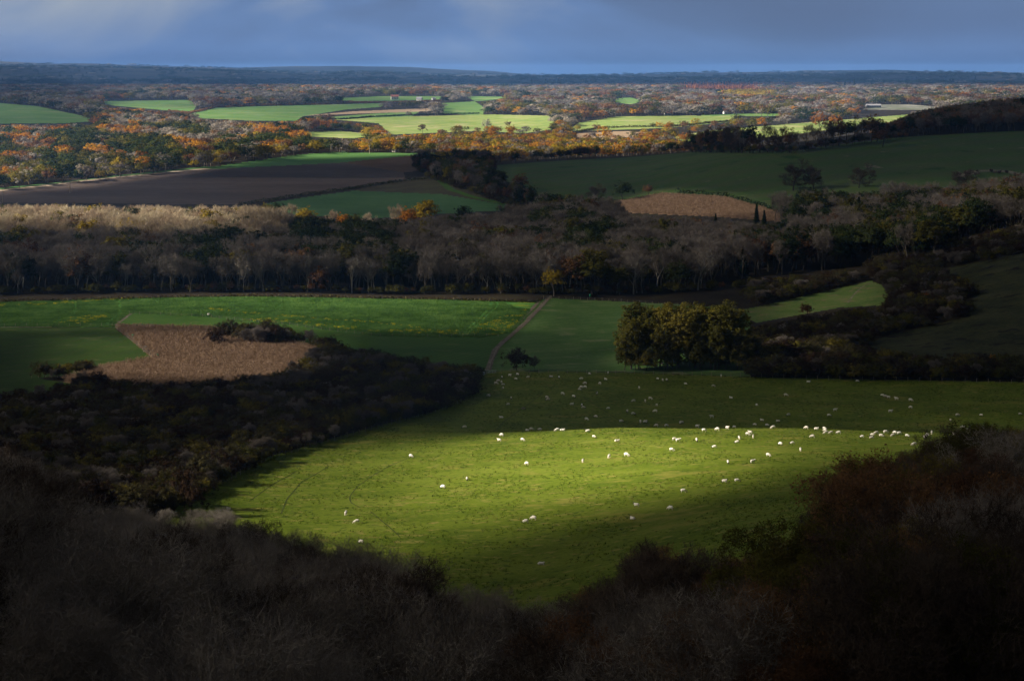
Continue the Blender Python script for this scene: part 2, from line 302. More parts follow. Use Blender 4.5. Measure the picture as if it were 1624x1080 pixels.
M['plough'] = ground_mat('ploughed_soil', [(.052, .038, .034), (.074, .055, .048), (.11, .085, .075)], 60, 3, .7, .5, stripes=(9, 1.72, .5, (.042, .030, .027)), stretch=(.35, 1, 1))
M['stubble'] = ground_mat('stubble_soil', [(.075, .042, .024), (.10, .06, .036), (.13, .085, .05)], 30, 3, .6, .5, stripes=(7, 1.2, .35, (.06, .035, .02)))
M['strip'] = ground_mat('strip_grass', [(.05, .12, .03), (.065, .145, .04), (.08, .165, .05)], 40, 4, .3, .3)
M['margin'] = ground_mat('chalk_margin', [(.2, .16, .12), (.28, .22, .17), (.34, .28, .2)], 20, 3, .3, .3)
M['stub2'] = ground_mat('maize_stubble', [(.13, .085, .055), (.19, .125, .08), (.26, .17, .11)], 14, 1.8, 1, .8, stripes=(5, .4, .3, (.12, .08, .05)))
M['hillpast'] = ground_mat('hill_pasture', [(.032, .062, .014), (.045, .08, .02), (.065, .09, .03)], 60, 3, .7, .6, stripes=(38, 1.25, .6, (.06, .07, .03)), patch=[((.13, .12, .075), 11, .655, 1.5), ((.02, .05, .01), 34, .6, 1)])
M['fgreen'] = ground_mat('green_field', [(.07, .145, .032), (.095, .175, .045), (.13, .20, .06)], 60, 7, .3, .5, stripes=(24, 1.0, .35, (.06, .13, .03)), patch=[((.16, .19, .08), 70, .56, 2.5)])
M['fpale'] = ground_mat('pale_field', [(.135, .195, .045), (.18, .235, .065), (.26, .265, .10)], 70, 9, .2, .5, stripes=(28, .4, .35, (.11, .18, .04)), patch=[((.30, .28, .14), 60, .56, 2.5)])
M['fsoil'] = ground_mat('soil_field', [(.22, .15, .09), (.28, .20, .13), (.32, .24, .16)], 60, 7, .2, .5)
M['village'] = ground_mat('village_ground', [(.06, .08, .04), (.12, .12, .10), (.2, .2, .18)], 60, 9, .2, .5)
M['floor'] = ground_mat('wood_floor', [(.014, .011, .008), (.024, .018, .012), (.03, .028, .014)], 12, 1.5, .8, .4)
M['hills'] = ground_mat('far_hills', [(.014, .016, .018), (.028, .03, .03), (.075, .07, .055)], 420, 55, .8, 10, stretch=(.6, 1, 1))
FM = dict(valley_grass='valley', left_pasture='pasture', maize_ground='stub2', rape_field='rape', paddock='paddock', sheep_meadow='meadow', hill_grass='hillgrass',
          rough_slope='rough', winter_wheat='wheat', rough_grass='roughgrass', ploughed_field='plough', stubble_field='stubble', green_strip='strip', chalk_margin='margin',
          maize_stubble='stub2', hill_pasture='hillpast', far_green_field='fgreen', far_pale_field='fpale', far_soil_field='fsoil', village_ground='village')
def sub_ground(name, mask, mat):
    f = GF[mask]; u, inv = np.unique(f, return_inverse=True)
    o = mesh_obj(name, GV[u], inv.reshape(f.shape), mat, smooth=True); tag(o, kind='structure'); return o
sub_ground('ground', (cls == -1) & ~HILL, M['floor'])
sub_ground('hills', HILL, M['hills'])
def rest_of_land():
    ys = np.array([-9000., -5000, -2500, -1200, -600, -300, -150, -60, -20, 0, 5]); xs = np.concatenate([-np.geomspace(9000, 40, 14), [-7.5, 0, 8], np.geomspace(40, 9000, 14)]); X, Y = np.meshgrid(xs, ys)
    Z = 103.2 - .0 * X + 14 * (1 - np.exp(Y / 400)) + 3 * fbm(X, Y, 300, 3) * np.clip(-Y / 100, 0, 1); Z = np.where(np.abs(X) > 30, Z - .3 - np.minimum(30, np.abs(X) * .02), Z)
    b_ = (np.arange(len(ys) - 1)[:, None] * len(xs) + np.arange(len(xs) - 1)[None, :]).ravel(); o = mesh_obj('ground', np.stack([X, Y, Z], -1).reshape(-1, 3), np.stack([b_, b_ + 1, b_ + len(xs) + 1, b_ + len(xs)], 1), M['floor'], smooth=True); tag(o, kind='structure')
    o = mesh_obj('ground', [(-30000, -9000, -3), (30000, -9000, -3), (30000, 17800, -3), (-30000, 17800, -3)], [(0, 1, 2, 3)], M['valley']); tag(o, kind='structure')
rest_of_land()
NICE = dict(valley_grass='grass_field', left_pasture='pasture', maize_ground='maize_field', rape_field='rape_field', paddock='paddock', sheep_meadow='meadow', hill_grass='grass_bank', rough_slope='rough_slope', winter_wheat='wheat_field',
            rough_grass='rough_grass_field', ploughed_field='ploughed_field', stubble_field='stubble_field', green_strip='grass_strip', chalk_margin='field_margin', maize_stubble='maize_stubble_field', hill_pasture='hill_pasture',
            far_green_field='green_field', far_pale_field='pale_field', far_soil_field='soil_field', village_ground='village_ground')
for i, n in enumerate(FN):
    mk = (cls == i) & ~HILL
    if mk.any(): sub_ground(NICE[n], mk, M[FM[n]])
# ------------------------------------------------------------------ cloud deck: added overhead out of view, gaps shaped to place sun and shade
def ss(a, b, x): t = np.clip((x - a) / (b - a), 0, 1); return t * t * (3 - 2 * t)
def sunlight(px, py, d, x, y):
    """share of direct sun wanted through the clouds above a place on the ground"""
    nzs = fbm(x, y, 160, 3)
    L0 = (.021 + .055 * np.maximum(nzs, -.3) + .018 * ss(800, 1200, px)) * (.25 + .75 * ss(120, 250, d))  # deck thickened over the near slope to darken the bottom trees
    # pool of light on the sheep meadow
    topd = np.interp(px, [250, 400, 600, 700, 800, 900, 1000, 1624], [455, 465, 482, 492, 503, 514, 521, 514]); soft = np.interp(px, [400, 700, 800, 920, 1200, 1500], [80, 46, 26, 13, 12, 24])
    low = np.interp(px, [250, 400, 560, 700, 850, 1000, 1150, 1300, 1450, 1560], [900, 900, 885, 868, 822, 785, 752, 728, 712, 704]) + 22 * nzs
    a = ss(topd + soft * .5, topd - soft * .5, d) * ss(low + 58, low - 48, py) * ss(1640, 1450, px) * ss(-35, 45, px - np.interp(py, [600, 628, 651, 675, 697, 726, 765, 800, 840], [760, 742, 690, 600, 520, 420, 345, 285, 235]))
    core = .50 + .62 * np.exp(-(((px - 930) / 300)**2 + ((py - 745) / 75)**2))
    a = a * core * (.85 + .3 * nzs) * np.where(px > 1250, .85, 1)
    L0 = np.maximum(L0, np.where(d < 600, a, 0))
    L0 = np.where(d < 600, np.maximum(L0, (.03 + .02 * nzs) * ss(200, 330, d) + .03 * ss(700, 500, px) * ss(330, 400, d)), L0)
    L0 = np.where((d >= 560) & (d < 1000), np.where(d < 700, .024, .05), L0)
    near = np.where(d < 700, ss(540, 700, px) * .012, 0); L0 = L0 + near
    b = ss(718, 760, d) * ss(872, 855, d) * (.22 + (.24 + .34 * ss(780, 835, d) + .12 * nzs) * np.exp(-((px - 480) / 380)**2)) * ss(900, 800, px); L0 = np.maximum(L0, b)
    b = .13 * ss(880, 900, px) * ss(1120, 1050, px) * ss(650, 760, d) * ss(885, 860, d); L0 = np.maximum(L0, b)
    b = .17 * ss(1180, 1260, px) * ss(1430, 1380, px) * ss(740, 780, d) * ss(900, 870, d); L0 = np.maximum(L0, b)
    b = .85 * ss(1000, 1130, d + .10 * (px - 200) + 40 * nzs) * ss(1420, 1370, d) * ss(520, 420, px) ; L0 = np.maximum(L0, b)
    b = .42 * ss(1090, 1170, d) * ss(1330, 1230, d) * ss(420, 460, px) * ss(800, 690, px); L0 = np.maximum(L0, b)
    b = .11 * ss(1300, 1400, d) * ss(860, 760, px); L0 = np.maximum(L0, np.where(d < 1700, b, 0))
    b = .30 * inpoly(px, py, [(960, 320), (1050, 300), (1150, 305), (1300, 352), (1150, 360), (960, 345)]) * ss(1200, 1250, d); L0 = np.maximum(L0, np.where(d < 1500, b, 0))
    b = .055 * ss(1150, 1250, d) * ss(900, 1000, px) * ss(1400, 1250, px); L0 = np.maximum(L0, np.where(d < 1620, b, 0))
    b = .36 * ss(60, 130, px) * ss(560, 500, px) * ss(590, 620, d) * ss(735, 715, d); L0 = np.maximum(L0, b)
    b = .34 * ss(975, 1020, px) * ss(1400, 1320, px) * ss(641, 647, d) * ss(700, 680, d); L0 = np.maximum(L0, b)
    b = (.16 + .08 * nzs) * ss(850, 880, d) * ss(1400, 1300, d); L0 = np.maximum(L0, b)
    # everything behind the valley is lit in patches
    edge = np.interp(px, [-300, 0, 150, 300, 430, 520, 640, 690, 780, 900, 1000, 1200, 1400, 1624, 1900], [1450, 1485, 1590, 1740, 1915, 1945, 2010, 2010, 1860, 1850, 1840, 1800, 1830, 2450, 2800])
    pat = .95 + .9 * fbm(x + 300, y * .45, 420, 3); pat = np.clip(pat, .12, 1); pat = np.where((d < 2800) & (px < 760), np.clip(.86 + .5 * fbm(x, y, 260, 2), .35, 1), pat)
    far = ss(edge - 15, edge + 45, d) * pat * ss(6300, 5300, d)
    far = far * (1 - .75 * ss(260, 120, px) * ss(2250, 2500, d)) * (1 - .5 * ss(520, 380, px) * ss(3900, 4600, d))
    L0 = np.maximum(L0, far)
    L0 = np.where(d > 6300, .06 + .3 * ss(8500, 11500, d) + .6 * np.clip(fbm(x, y, 1500, 3), 0, 1), L0)
    return np.clip(L0, .0, 1)
DH = 700.0
k0 = DH / SD[2]; sx, sy = SD[0] * k0, SD[1] * k0
gx = np.unique(np.concatenate([np.arange(-9000, -700, 90), np.arange(-330, 290, 7.) , np.arange(-700, 900, 24.), np.arange(900, 4200, 90), np.arange(4200, 14000, 400), np.arange(-16000, -9000, 400)]))
gy = np.unique(np.concatenate([np.arange(-14000, -1500, 400), np.arange(-1500, 200, 90), np.arange(200, 900, 8.), np.arange(900, 2300, 20.), np.arange(2300, 6500, 60.), np.arange(6500, 14700, 220.)]))  # deck carried far behind and beside the view to cut sky light
bx, by = np.meshgrid(gx, gy)                       # ground-level places; the deck point above each lies along the sun's direction
hx, hy = bx.copy(), by.copy()
for _ in range(4):
    z = H(hx, np.maximum(hy, 5)); hx = bx + SD[0] / SD[2] * z; hy = by + SD[1] / SD[2] * z
hyy = np.maximum(hy, 20); z = H(hx, hyy); px, py = proj(hx, hyy, z)
Ls = np.where(hy < 100, .005, sunlight(px, py, hyy, hx, hyy))
outp = (px < -330) | (px > 1950); Ls = np.where(outp & (hy > 1500), np.clip(.4 + fbm(hx, hyy, 900, 3), 0, 1), np.where(outp, .02, Ls))
dens = 1 - np.sqrt(Ls)  # density worked back from the sun wanted on each field
def layer(off, bump):
    k = (DH + off + bump) / SD[2]
    return np.stack([bx + SD[0] * k, by + SD[1] * k, DH + off + bump + 0 * bx], -1).reshape(-1, 3)
billow = 45 * fbm(bx, by, 260, 4)
lo, hi = layer(0, -np.maximum(dens, .02) * (12 + np.abs(billow))), layer(8, np.maximum(dens, .02) * (70 + 2.5 * np.abs(billow)))
ny, nx = bx.shape; b = (np.arange(ny - 1)[:, None] * nx + np.arange(nx - 1)[None, :]).ravel(); q = np.stack([b, b + 1, b + nx + 1, b + nx], 1)
cm = bpy.data.materials.new('cloud'); cm.use_nodes = True; t = cm.node_tree; t.nodes.clear()
o = N(t, 'ShaderNodeOutputMaterial'); at = N(t, 'ShaderNodeAttribute', attribute_name='dens'); tr = N(t, 'ShaderNodeBsdfTransparent'); df = N(t, 'ShaderNodeBsdfDiffuse'); tl = N(t, 'ShaderNodeBsdfTranslucent')
df.inputs[0].default_value = (.8, .82, .86, 1); tl.inputs[0].default_value = (.70, .76, .86, 1)
m1 = N(t, 'ShaderNodeMixShader'); m1.inputs[0].default_value = .05; m2 = N(t, 'ShaderNodeMixShader')
t.links.new(df.outputs[0], m1.inputs[1]); t.links.new(tl.outputs[0], m1.inputs[2]); t.links.new(tr.outputs[0], m2.inputs[1]); t.links.new(m1.outputs[0], m2.inputs[2]); t.links.new(at.outputs['Fac'], m2.inputs[0]); t.links.new(m2.outputs[0], o.inputs[0])
shade_clouds = mesh_obj('shade_clouds', np.concatenate([lo, hi]), np.concatenate([q[:, ::-1], q + nx * ny]), cm, smooth=True)  # unseen sheet added to block and pattern the sun
at = shade_clouds.data.attributes.new('dens', 'FLOAT', 'POINT'); at.data.foreach_set('value', np.concatenate([dens.ravel(), dens.ravel()]).astype(np.float32))
tag(shade_clouds, kind='structure')
# ------------------------------------------------------------------ plants
def unit(v): return v / (np.linalg.norm(v) + 1e-9)
def _u(v):
    n = math.sqrt(v[0] * v[0] + v[1] * v[1] + v[2] * v[2]) + 1e-9; return (v[0] / n, v[1] / n, v[2] / n)
def _x(a, b): return (a[1] * b[2] - a[2] * b[1], a[2] * b[0] - a[0] * b[2], a[0] * b[1] - a[1] * b[0])
class Tree:
    """wood (tubes + thin twig blades) and foliage (small leaf-clump faces) collected separately"""
    def __init__(s, seed):
        s.r = np.random.default_rng(seed); s.q = random.Random(seed); s.wv = []; s.wf = []; s.lv = []; s.lf = []; s.tips = []; s.bl = []
    def tube(s, pts, rad, n):
        m = len(pts); b0 = len(s.wv)
        for i in range(m):
            p0, p1 = pts[max(i - 1, 0)], pts[min(i + 1, m - 1)]; d = _u((p1[0] - p0[0], p1[1] - p0[1], p1[2] - p0[2])); a = _u(_x(d, (0, 0, 1) if abs(d[2]) < .9 else (1, 0, 0))); b = _x(d, a); p = pts[i]
            for k in range(n):
                an = 6.28318 * k / n; c, e = rad[i] * math.cos(an), rad[i] * math.sin(an); s.wv.append((p[0] + c * a[0] + e * b[0], p[1] + c * a[1] + e * b[1], p[2] + c * a[2] + e * b[2]))
        for i in range(m - 1):
            for k in range(n): s.wf.append((b0 + i * n + k, b0 + i * n + (k + 1) % n, b0 + (i + 1) * n + (k + 1) % n, b0 + (i + 1) * n + k))
    def flush(s):
        """turn the collected blades into faces"""
        if not s.bl: return
        a = np.array(s.bl, float); s.bl = []; p, q, wd = a[:, :3], a[:, 3:6], a[:, 6:7]; d = q - p; ln = np.linalg.norm(d, axis=1)[:, None]
        sd = np.cross(d, s.r.normal(size=p.shape)); sd = sd / (np.linalg.norm(sd, axis=1)[:, None] + 1e-9) * wd; mid = p + d * .5 + s.r.normal(size=p.shape) * ln * .06
        v = np.stack([p - sd, p + sd, mid + sd * .7, mid - sd * .7, q], 1).reshape(-1, 3); b0 = len(s.wv); s.wv += list(map(tuple, v))
        for i in range(len(p)):
            c = b0 + 5 * i; s.wf += [(c, c + 1, c + 2, c + 3), (c + 3, c + 2, c + 4)]
    def grow(s, p, d, L, rad, lv, spec):
        nseg = spec['seg'][lv]; pts = [tuple(p)]; r = s.q; up = spec['up'][lv]; wob = spec['wob']; g = r.gauss; st = L / nseg
        for i in range(nseg):
            d = _u((d[0] + g(0, 1) * wob, d[1] + g(0, 1) * wob, d[2] + g(0, 1) * wob + up)); l = pts[-1]; pts.append((l[0] + d[0] * st, l[1] + d[1] * st, l[2] + d[2] * st))
        rad2 = rad * spec['taper']; rads = [rad + (rad2 - rad) * i / nseg for i in range(nseg + 1)]
        if spec['sides'][lv] > 0: s.tube(pts, rads, spec['sides'][lv])
        else:
            for i in range(nseg): s.bl.append((*pts[i], *pts[i + 1], max(rads[i], spec['minw'])))
        s.tips.append((pts[-1], lv))
        if lv + 1 >= len(spec['n']): return
        nk = spec['n'][lv + 1]; t0 = spec['start'][lv]; ph = r.random() * 6.28
        for k in range(nk):
            t = min(t0 + (1 - t0) * (k + r.random() * .8) / nk, .99); x = t * nseg; i = int(x); f = x - i; A, B = pts[i], pts[i + 1]; q = (A[0] + (B[0] - A[0]) * f, A[1] + (B[1] - A[1]) * f, A[2] + (B[2] - A[2]) * f)
            dd = _u((B[0] - A[0], B[1] - A[1], B[2] - A[2])); a = _u(_x(dd, (0, 0, 1) if abs(dd[2]) < .95 else (1, 0, 0))); b = _x(dd, a)
            ph += 2.4 + g(0, .3); an = R(spec['ang'][lv]) * (.75 + .5 * r.random()); ca, sa, cp, sp_ = math.cos(an), math.sin(an), math.cos(ph), math.sin(ph)
            nd = _u(tuple(dd[j] * ca + (cp * a[j] + sp_ * b[j]) * sa for j in range(3))); shape = spec['shape'](t) if lv == 0 else (1 - .45 * t)
            s.grow(q, nd, spec['len'][lv + 1] * (.7 + .5 * r.random()) * shape, max(rads[i] * spec['rr'][lv], spec['minr']), lv + 1, spec)
    def twigs(s, per, ln, wd, lvmin):
        c = np.array([p for p, lv in s.tips if lv >= lvmin], float); c = np.repeat(c, per, 0); n = len(c)
        d = s.r.normal(size=(n, 3)) + np.array([0, 0, .7]); o = c * np.array([1, 1, .5]); d += .6 * o / (np.linalg.norm(o, axis=1)[:, None] + 1e-9); d /= np.linalg.norm(d, axis=1)[:, None]
        a = c - d * ln * .2; b = c + d * ln * (.5 + .7 * s.r.random((n, 1))); s.bl += [(*x, *y, wd) for x, y in zip(a, b)]; s.flush()
    def leaves(s, centres, per, spread, size, flat=.8, out=None):
        c = np.repeat(centres, per, 0); n = len(c)
        off = s.r.normal(size=(n, 3)); off /= np.linalg.norm(off, axis=1)[:, None]; off *= (s.r.random((n, 1))**.45) * spread * np.array([1, 1, flat])
        p = c + off
        if out is not None:                        # leaf clumps lie like shingles on the crown, facing outward and up
            nn = (p - out) / np.array([1, 1, .8]); nn /= np.linalg.norm(nn, axis=1)[:, None]; nn = nn + .75 * off / (np.linalg.norm(off, axis=1)[:, None] + 1e-9) + s.r.normal(size=(n, 3)) * .38; nn /= np.linalg.norm(nn, axis=1)[:, None]
            u = np.cross(nn, s.r.normal(size=(n, 3))); u /= np.linalg.norm(u, axis=1)[:, None]; v = np.cross(nn, u)
            sz = size * (.5 + s.r.random((n, 1))); u = u * sz; v = v * sz * .75; b0 = len(s.lv); quad = np.stack([p - u, p - v * .9, p + u * .9, p + v], 1).reshape(-1, 3); s.lv += list(map(tuple, quad)); s.lf += [tuple(b0 + 4 * i + k for k in range(4)) for i in range(n)]; return
        u = s.r.normal(size=(n, 3)); u /= np.linalg.norm(u, axis=1)[:, None]; v = np.cross(u, s.r.normal(size=(n, 3))); v /= np.linalg.norm(v, axis=1)[:, None]
        sz = size * (.5 + s.r.random((n, 1))); u = u * sz; v = v * sz * .7; b0 = len(s.lv)
        quad = np.stack([p - u, p - v * .9, p + u * .9, p + v], 1).reshape(-1, 3); s.lv += list(map(tuple, quad))
        s.lf += [tuple(b0 + 4 * i + k for k in range(4)) for i in range(n)]
    def norm(s, h):                                # put on the ground and scale to h metres
        a = np.array(s.wv + s.lv); top = np.percentile(a[:, 2], 99.7); k = h / top
        s.wv = (np.array(s.wv) * k).tolist(); s.lv = (np.array(s.lv) * k).tolist() if s.lv else []
M['bark'] = leaf_mat('bark_grey', [(.25, (.07, .058, .048)), (.5, (.11, .095, .08)), (.75, (.17, .15, .125))], 0, .5)
M['barkpale'] = leaf_mat('bark_pale', [(.3, (.20, .185, .16)), (.7, (.36, .34, .30))], 0, .5)
M['barkdark'] = leaf_mat('bark_dark', [(.3, (.03, .024, .02)), (.7, (.055, .044, .036))], 0, .5)
M['twig'] = leaf_mat('twigs_bare', [(.2, (.10, .085, .075)), (.5, (.16, .138, .122)), (.8, (.23, .20, .18))], .1, .55)
M['twigdark'] = leaf_mat('twigs_dark', [(.2, (.045, .033, .026)), (.5, (.07, .052, .042)), (.8, (.10, .078, .062))], .1, .5)
M['barknear'] = leaf_mat('bark_silver', [(.25, (.16, .145, .125)), (.5, (.22, .20, .175)), (.75, (.30, .275, .24))], 0, .5)
M['twigpale'] = leaf_mat('twigs_pale', [(.2, (.26, .19, .135)), (.5, (.34, .27, .19)), (.8, (.42, .36, .25))], .1, .5, nscale=.06)
M['orange'] = leaf_mat('leaves_orange', [(.2, (.18, .068, .012)), (.5, (.34, .14, .018)), (.8, (.46, .25, .025))], .35)
M['rust'] = leaf_mat('leaves_rust', [(.2, (.075, .040, .026)), (.5, (.13, .068, .036)), (.8, (.20, .11, .05))], .3)
M['yellow'] = leaf_mat('leaves_yellow', [(.2, (.15, .11, .012)), (.5, (.27, .19, .018)), (.8, (.38, .28, .03))], .35)
M['olive'] = leaf_mat('leaves_olive', [(.2, (.05, .05, .012)), (.5, (.09, .085, .018)), (.8, (.16, .13, .025))], .3)
M['dark'] = leaf_mat('leaves_dark', [(.2, (.014, .022, .010)), (.5, (.028, .042, .014)), (.8, (.05, .06, .02))], .2)
M['scrub'] = leaf_mat('leaves_scrub', [(.15, (.026, .016, .012)), (.4, (.045, .028, .018)), (.6, (.05, .045, .022)), (.85, (.08, .07, .03))], .2)
M['fargrey'] = leaf_mat('twig_haze_pale', [(.2, (.15, .125, .10)), (.5, (.21, .18, .145)), (.8, (.28, .245, .20))], .2)
M['grey'] = leaf_mat('twig_haze', [(.2, (.12, .10, .09)), (.5, (.17, .15, .135)), (.8, (.24, .22, .20))], .2)
M['larch'] = leaf_mat('leaves_larch', [(.2, (.24, .09, .03)), (.5, (.34, .14, .045)), (.8, (.42, .19, .06))], .3)
dome = lambda t: .55 + .75 * math.sin(math.pi * min(1, max(0, t * .95)))
def bare_spec(q):
    if q == 'near': return dict(n=[1, 11, 8, 6, 4], len=[11, 6.2, 3.2, 1.7, .95], seg=[6, 5, 4, 3, 1], sides=[7, 5, 3, 0, 0], start=[.28, .3, .2, .15, 0], ang=[46, 44, 44, 42], up=[.02, .08, .04, .02, .01], wob=.13, taper=.35, rr=[.48, .5, .55, .6], minr=.016, minw=.014, shape=dome)
    if q == 'round': return dict(n=[1, 15, 8, 5], len=[10, 5.2, 2.9, 1.6], seg=[5, 4, 3, 1], sides=[5, 3, 0, 0], start=[.12, .25, .2, 0], ang=[62, 40, 34], up=[.0, .06, .04, .03], wob=.12, taper=.35, rr=[.42, .5, .6], minr=.035, minw=.035, shape=lambda t: .95 if t < .5 else 1.15 - .75 * (t - .5))
    if q == 'mid': return dict(n=[1, 9, 7, 5], len=[12, 5.6, 2.9, 1.6], seg=[5, 4, 3, 1], sides=[5, 3, 0, 0], start=[.35, .3, .2, 0], ang=[36, 34, 32], up=[.02, .14, .10, .06], wob=.10, taper=.35, rr=[.42, .5, .6], minr=.035, minw=.035, shape=dome)
    return dict(n=[1, 7, 5], len=[11, 5.0, 2.8], seg=[3, 2, 1], sides=[4, 0, 0], start=[.35, .3, 0], ang=[38, 36], up=[.02, .12, .08], wob=.1, taper=.4, rr=[.42, .6], minr=.07, minw=.07, shape=dome)
PROTO = {}                                         # kind -> list of (wood mesh, crown mesh or None, joined mesh)
def finish(t, name, h, mw, ml, store, split=True):
    t.flush(); t.norm(h); k = len(PROTO.setdefault(store, []))
    nw = len(t.wv); jv = t.wv + t.lv; jf = t.wf + [tuple(nw + i for i in f) for f in t.lf]; mi = [0] * len(t.wf) + [1] * len(t.lf)
    oj = mesh_obj(f'{store}_proto_{k:02d}', jv, jf, [mw, ml], mi=mi, link=False)
    ow = oc = None
    if split:
        ow = mesh_obj('trunk', t.sv, t.sf, [mw], link=False) if hasattr(t, 'sv') else None
        oc = True
    PROTO[store].append((oj, t)); return t
def make_bare(store, q, seeds, mw, mt, hgt=14, r0=.26, twn=4, twl=1.0, tww=.013, n0=None, lean=0, leafy=None, low=None):
    for sd in seeds:
        t = Tree(sd); sp = bare_spec(q); d = unit(np.array([t.r.normal() * .06, t.r.normal() * .06, 1]))
        if n0: sp['n'][1] = n0
        if low: sp['start'][0] = low; sp['n'][1] = 15
        multi = t.r.integers(1, 4) if q == 'near' else 1
        for m in range(multi):
            dd = unit(d + np.array([t.r.normal(), t.r.normal(), 0]) * (.32 if multi > 1 else 0))
            t.grow(np.array([t.r.normal() * .2 * (multi > 1), t.r.normal() * .2 * (multi > 1), 0.]), dd, sp['len'][0] * (.8 + .4 * t.r.random()), r0 / math.sqrt(multi), 0, sp)
        # trunk and limbs stay "wood"; everything finer is the crown
        nb = len(t.wf); t.cv0 = None
        t.flush(); tw = Tree(sd + 500); tw.tips = t.tips; tw.twigs(twn, twl, tww, len(sp['n']) - 2)
        t.lv = tw.wv; t.lf = tw.wf
        if leafy:
            cs = np.array([p for p, lv in t.tips if lv >= len(sp['n']) - 2]); cs = cs[t.r.random(len(cs)) < leafy[0]]
            t.leaves(cs, leafy[1], leafy[2], leafy[3])
        finish(t, store, hgt, mw, mt, store)
def lump_centres(r, n, rx, rz, zc, jag=.25):
    """centres of foliage clumps over a lumpy crown, denser towards the outside"""
    u = r.normal(size=(n, 3)); u /= np.linalg.norm(u, axis=1)[:, None]; u[:, 2] = np.where(u[:, 2] < -.45, -u[:, 2], u[:, 2])
    lob = 1 + jag * np.sin(3 * np.arctan2(u[:, 1], u[:, 0]) + r.random() * 6) * np.cos(2.3 * u[:, 2] + r.random() * 6) + r.normal(size=n) * jag * .35
    rad = (r.random(n)**.33) * lob; return u * rad[:, None] * np.array([rx, rx, rz]) + np.array([0, 0, zc])
def make_leafy(store, seeds, h, rx, ncl, per, spread, size, mw, ml, q='mid', zlow=.25, flat=.75, jag=.25, n0=7):
    for sd in seeds:
        t = Tree(sd); sp = bare_spec(q); sp['n'] = sp['n'][:3] if q != 'far' else sp['n'][:2]; sp['n'][1] = n0; sp['len'] = [h * .7, rx * .8, rx * .45]
        t.grow(np.zeros(3), unit(np.array([t.r.normal() * .05, t.r.normal() * .05, 1])), h * .72, h * .02, 0, sp)
        rz = h * (1 - zlow) / 2; cs = lump_centres(t.r, ncl, rx, rz, h * zlow + rz, jag); t.leaves(cs, per, spread, size, flat, out=np.array([0, 0, h * zlow + rz * .7])); finish(t, store, h, mw, ml, store)
def make_cone(store, seeds, h, rx, n, size, mw, ml):
    for sd in seeds:
        t = Tree(sd); t.tube([(0, 0, 0), (0, 0, h * .95)], [h * .018, .03], 5); z = h * (.08 + .9 * t.r.random(n)**1.1); k = (1 - z / h)
        lay = .72 + .28 * np.sin(z * 5.5); a = t.r.random(n) * 6.283; rr = rx * k**.85 * lay * t.r.random(n)**.4
        t.leaves(np.stack([rr * np.cos(a), rr * np.sin(a), z - .12 * rr], 1), 1, .25, size, .6); finish(t, store, h, mw, ml, store)
# near plants (parts), middle distance, far
make_bare('bare_near', 'near', [1, 2, 3, 4, 5, 6], M['barknear'], M['twig'], 14, .27, 2, .95, .012)
make_bare('brown_near', 'near', [21, 22, 23], M['barkdark'], M['twigdark'], 14, .28, 4, .9, .016)
make_bare('bushy_near', 'round', [24, 25, 26], M['barkdark'], M['twigdark'], 14, .3, 7, 1.4, .03)
make_bare('rust_near', 'near', [31, 32], M['barkdark'], M['rust'], 13, .24, 2, .9, .015, leafy=(.5, 6, .5, .10))
make_bare('olive_near', 'near', [41, 42], M['barkdark'], M['olive'], 11, .22, 2, .9, .015, leafy=(.7, 7, .5, .11))
make_bare('bare_mid', 'mid', [51, 52, 53, 54, 55, 56, 57, 58], M['bark'], M['twig'], 20, .26, 5, 1.7, .03)
make_bare('pale_mid', 'mid', [61, 62, 63], M['barkpale'], M['twigpale'], 20, .28, 5, 1.7, .035)
make_bare('birch_mid', 'mid', [66, 67, 68, 69, 70], M['barkpale'], M['twig'], 20, .30, 4, 1.5, .03)
make_leafy('dark_mid', [71, 72, 73], 17, 6.5, 150, 22, 1.3, .34, M['barkdark'], M['dark'], jag=.3)
make_leafy('rust_mid', [74, 75], 14, 5, 130, 18, 1.1, .30, M['barkdark'], M['rust'], jag=.35)
make_leafy('olive_mid', [76, 77, 78], 14, 5, 130, 20, 1.1, .30, M['bark'], M['olive'], jag=.35)
make_leafy('yellow_mid', [79, 80], 15, 5.5, 140, 18, 1.1, .32, M['bark'], M['yellow'], jag=.35)
make_leafy('orange_mid', [81, 82], 15, 5.5, 140, 18, 1.1, .32, M['barkdark'], M['orange'], jag=.35)
make_leafy('scrub_near', [91, 92, 93, 94], 5, 3.4, 130, 34, .6, .12, M['barkdark'], M['scrub'], zlow=.0, jag=.4)
make_bare('thorn_near', 'near', [95, 96], M['barkdark'], M['twig'], 5, .16, 4, 1.2, .03)
make_leafy('scruboli_near', [97, 98], 4.5, 3, 110, 30, .6, .13, M['barkdark'], M['olive'], zlow=.0, jag=.4)
make_leafy('copse_mid', [83, 84, 85], 20, 6.5, 300, 26, 1.2, .30, M['bark'], M['olive'], zlow=.02, jag=.22)
make_cone('fir_mid', [101, 102], 16, 3.2, 2200, .42, M['barkdark'], M['dark'])
for nm, mt, sd in (('grey', 'grey', 200), ('greypale', 'fargrey', 210), ('rust', 'rust', 220), ('orange', 'orange', 230), ('yellow', 'yellow', 240), ('olive', 'olive', 250), ('dark', 'dark', 260)):
    make_leafy(nm + '_far', [sd, sd + 1, sd + 2, sd + 3], 13, 6.6, 46, 16, 1.7, .46, M['bark'], M[mt], q='far', zlow=.08, jag=.22, n0=5)
make_cone('fir_far', [271], 18, 3.4, 420, .8, M['barkdark'], M['dark'])
make_cone('larch_far', [272, 273], 17, 3.4, 420, .8, M['barkdark'], M['larch'])
HT = {k: v[0][1] and float(np.percentile(np.array(v[0][1].wv + v[0][1].lv)[:, 2], 99.7)) for k, v in PROTO.items()}
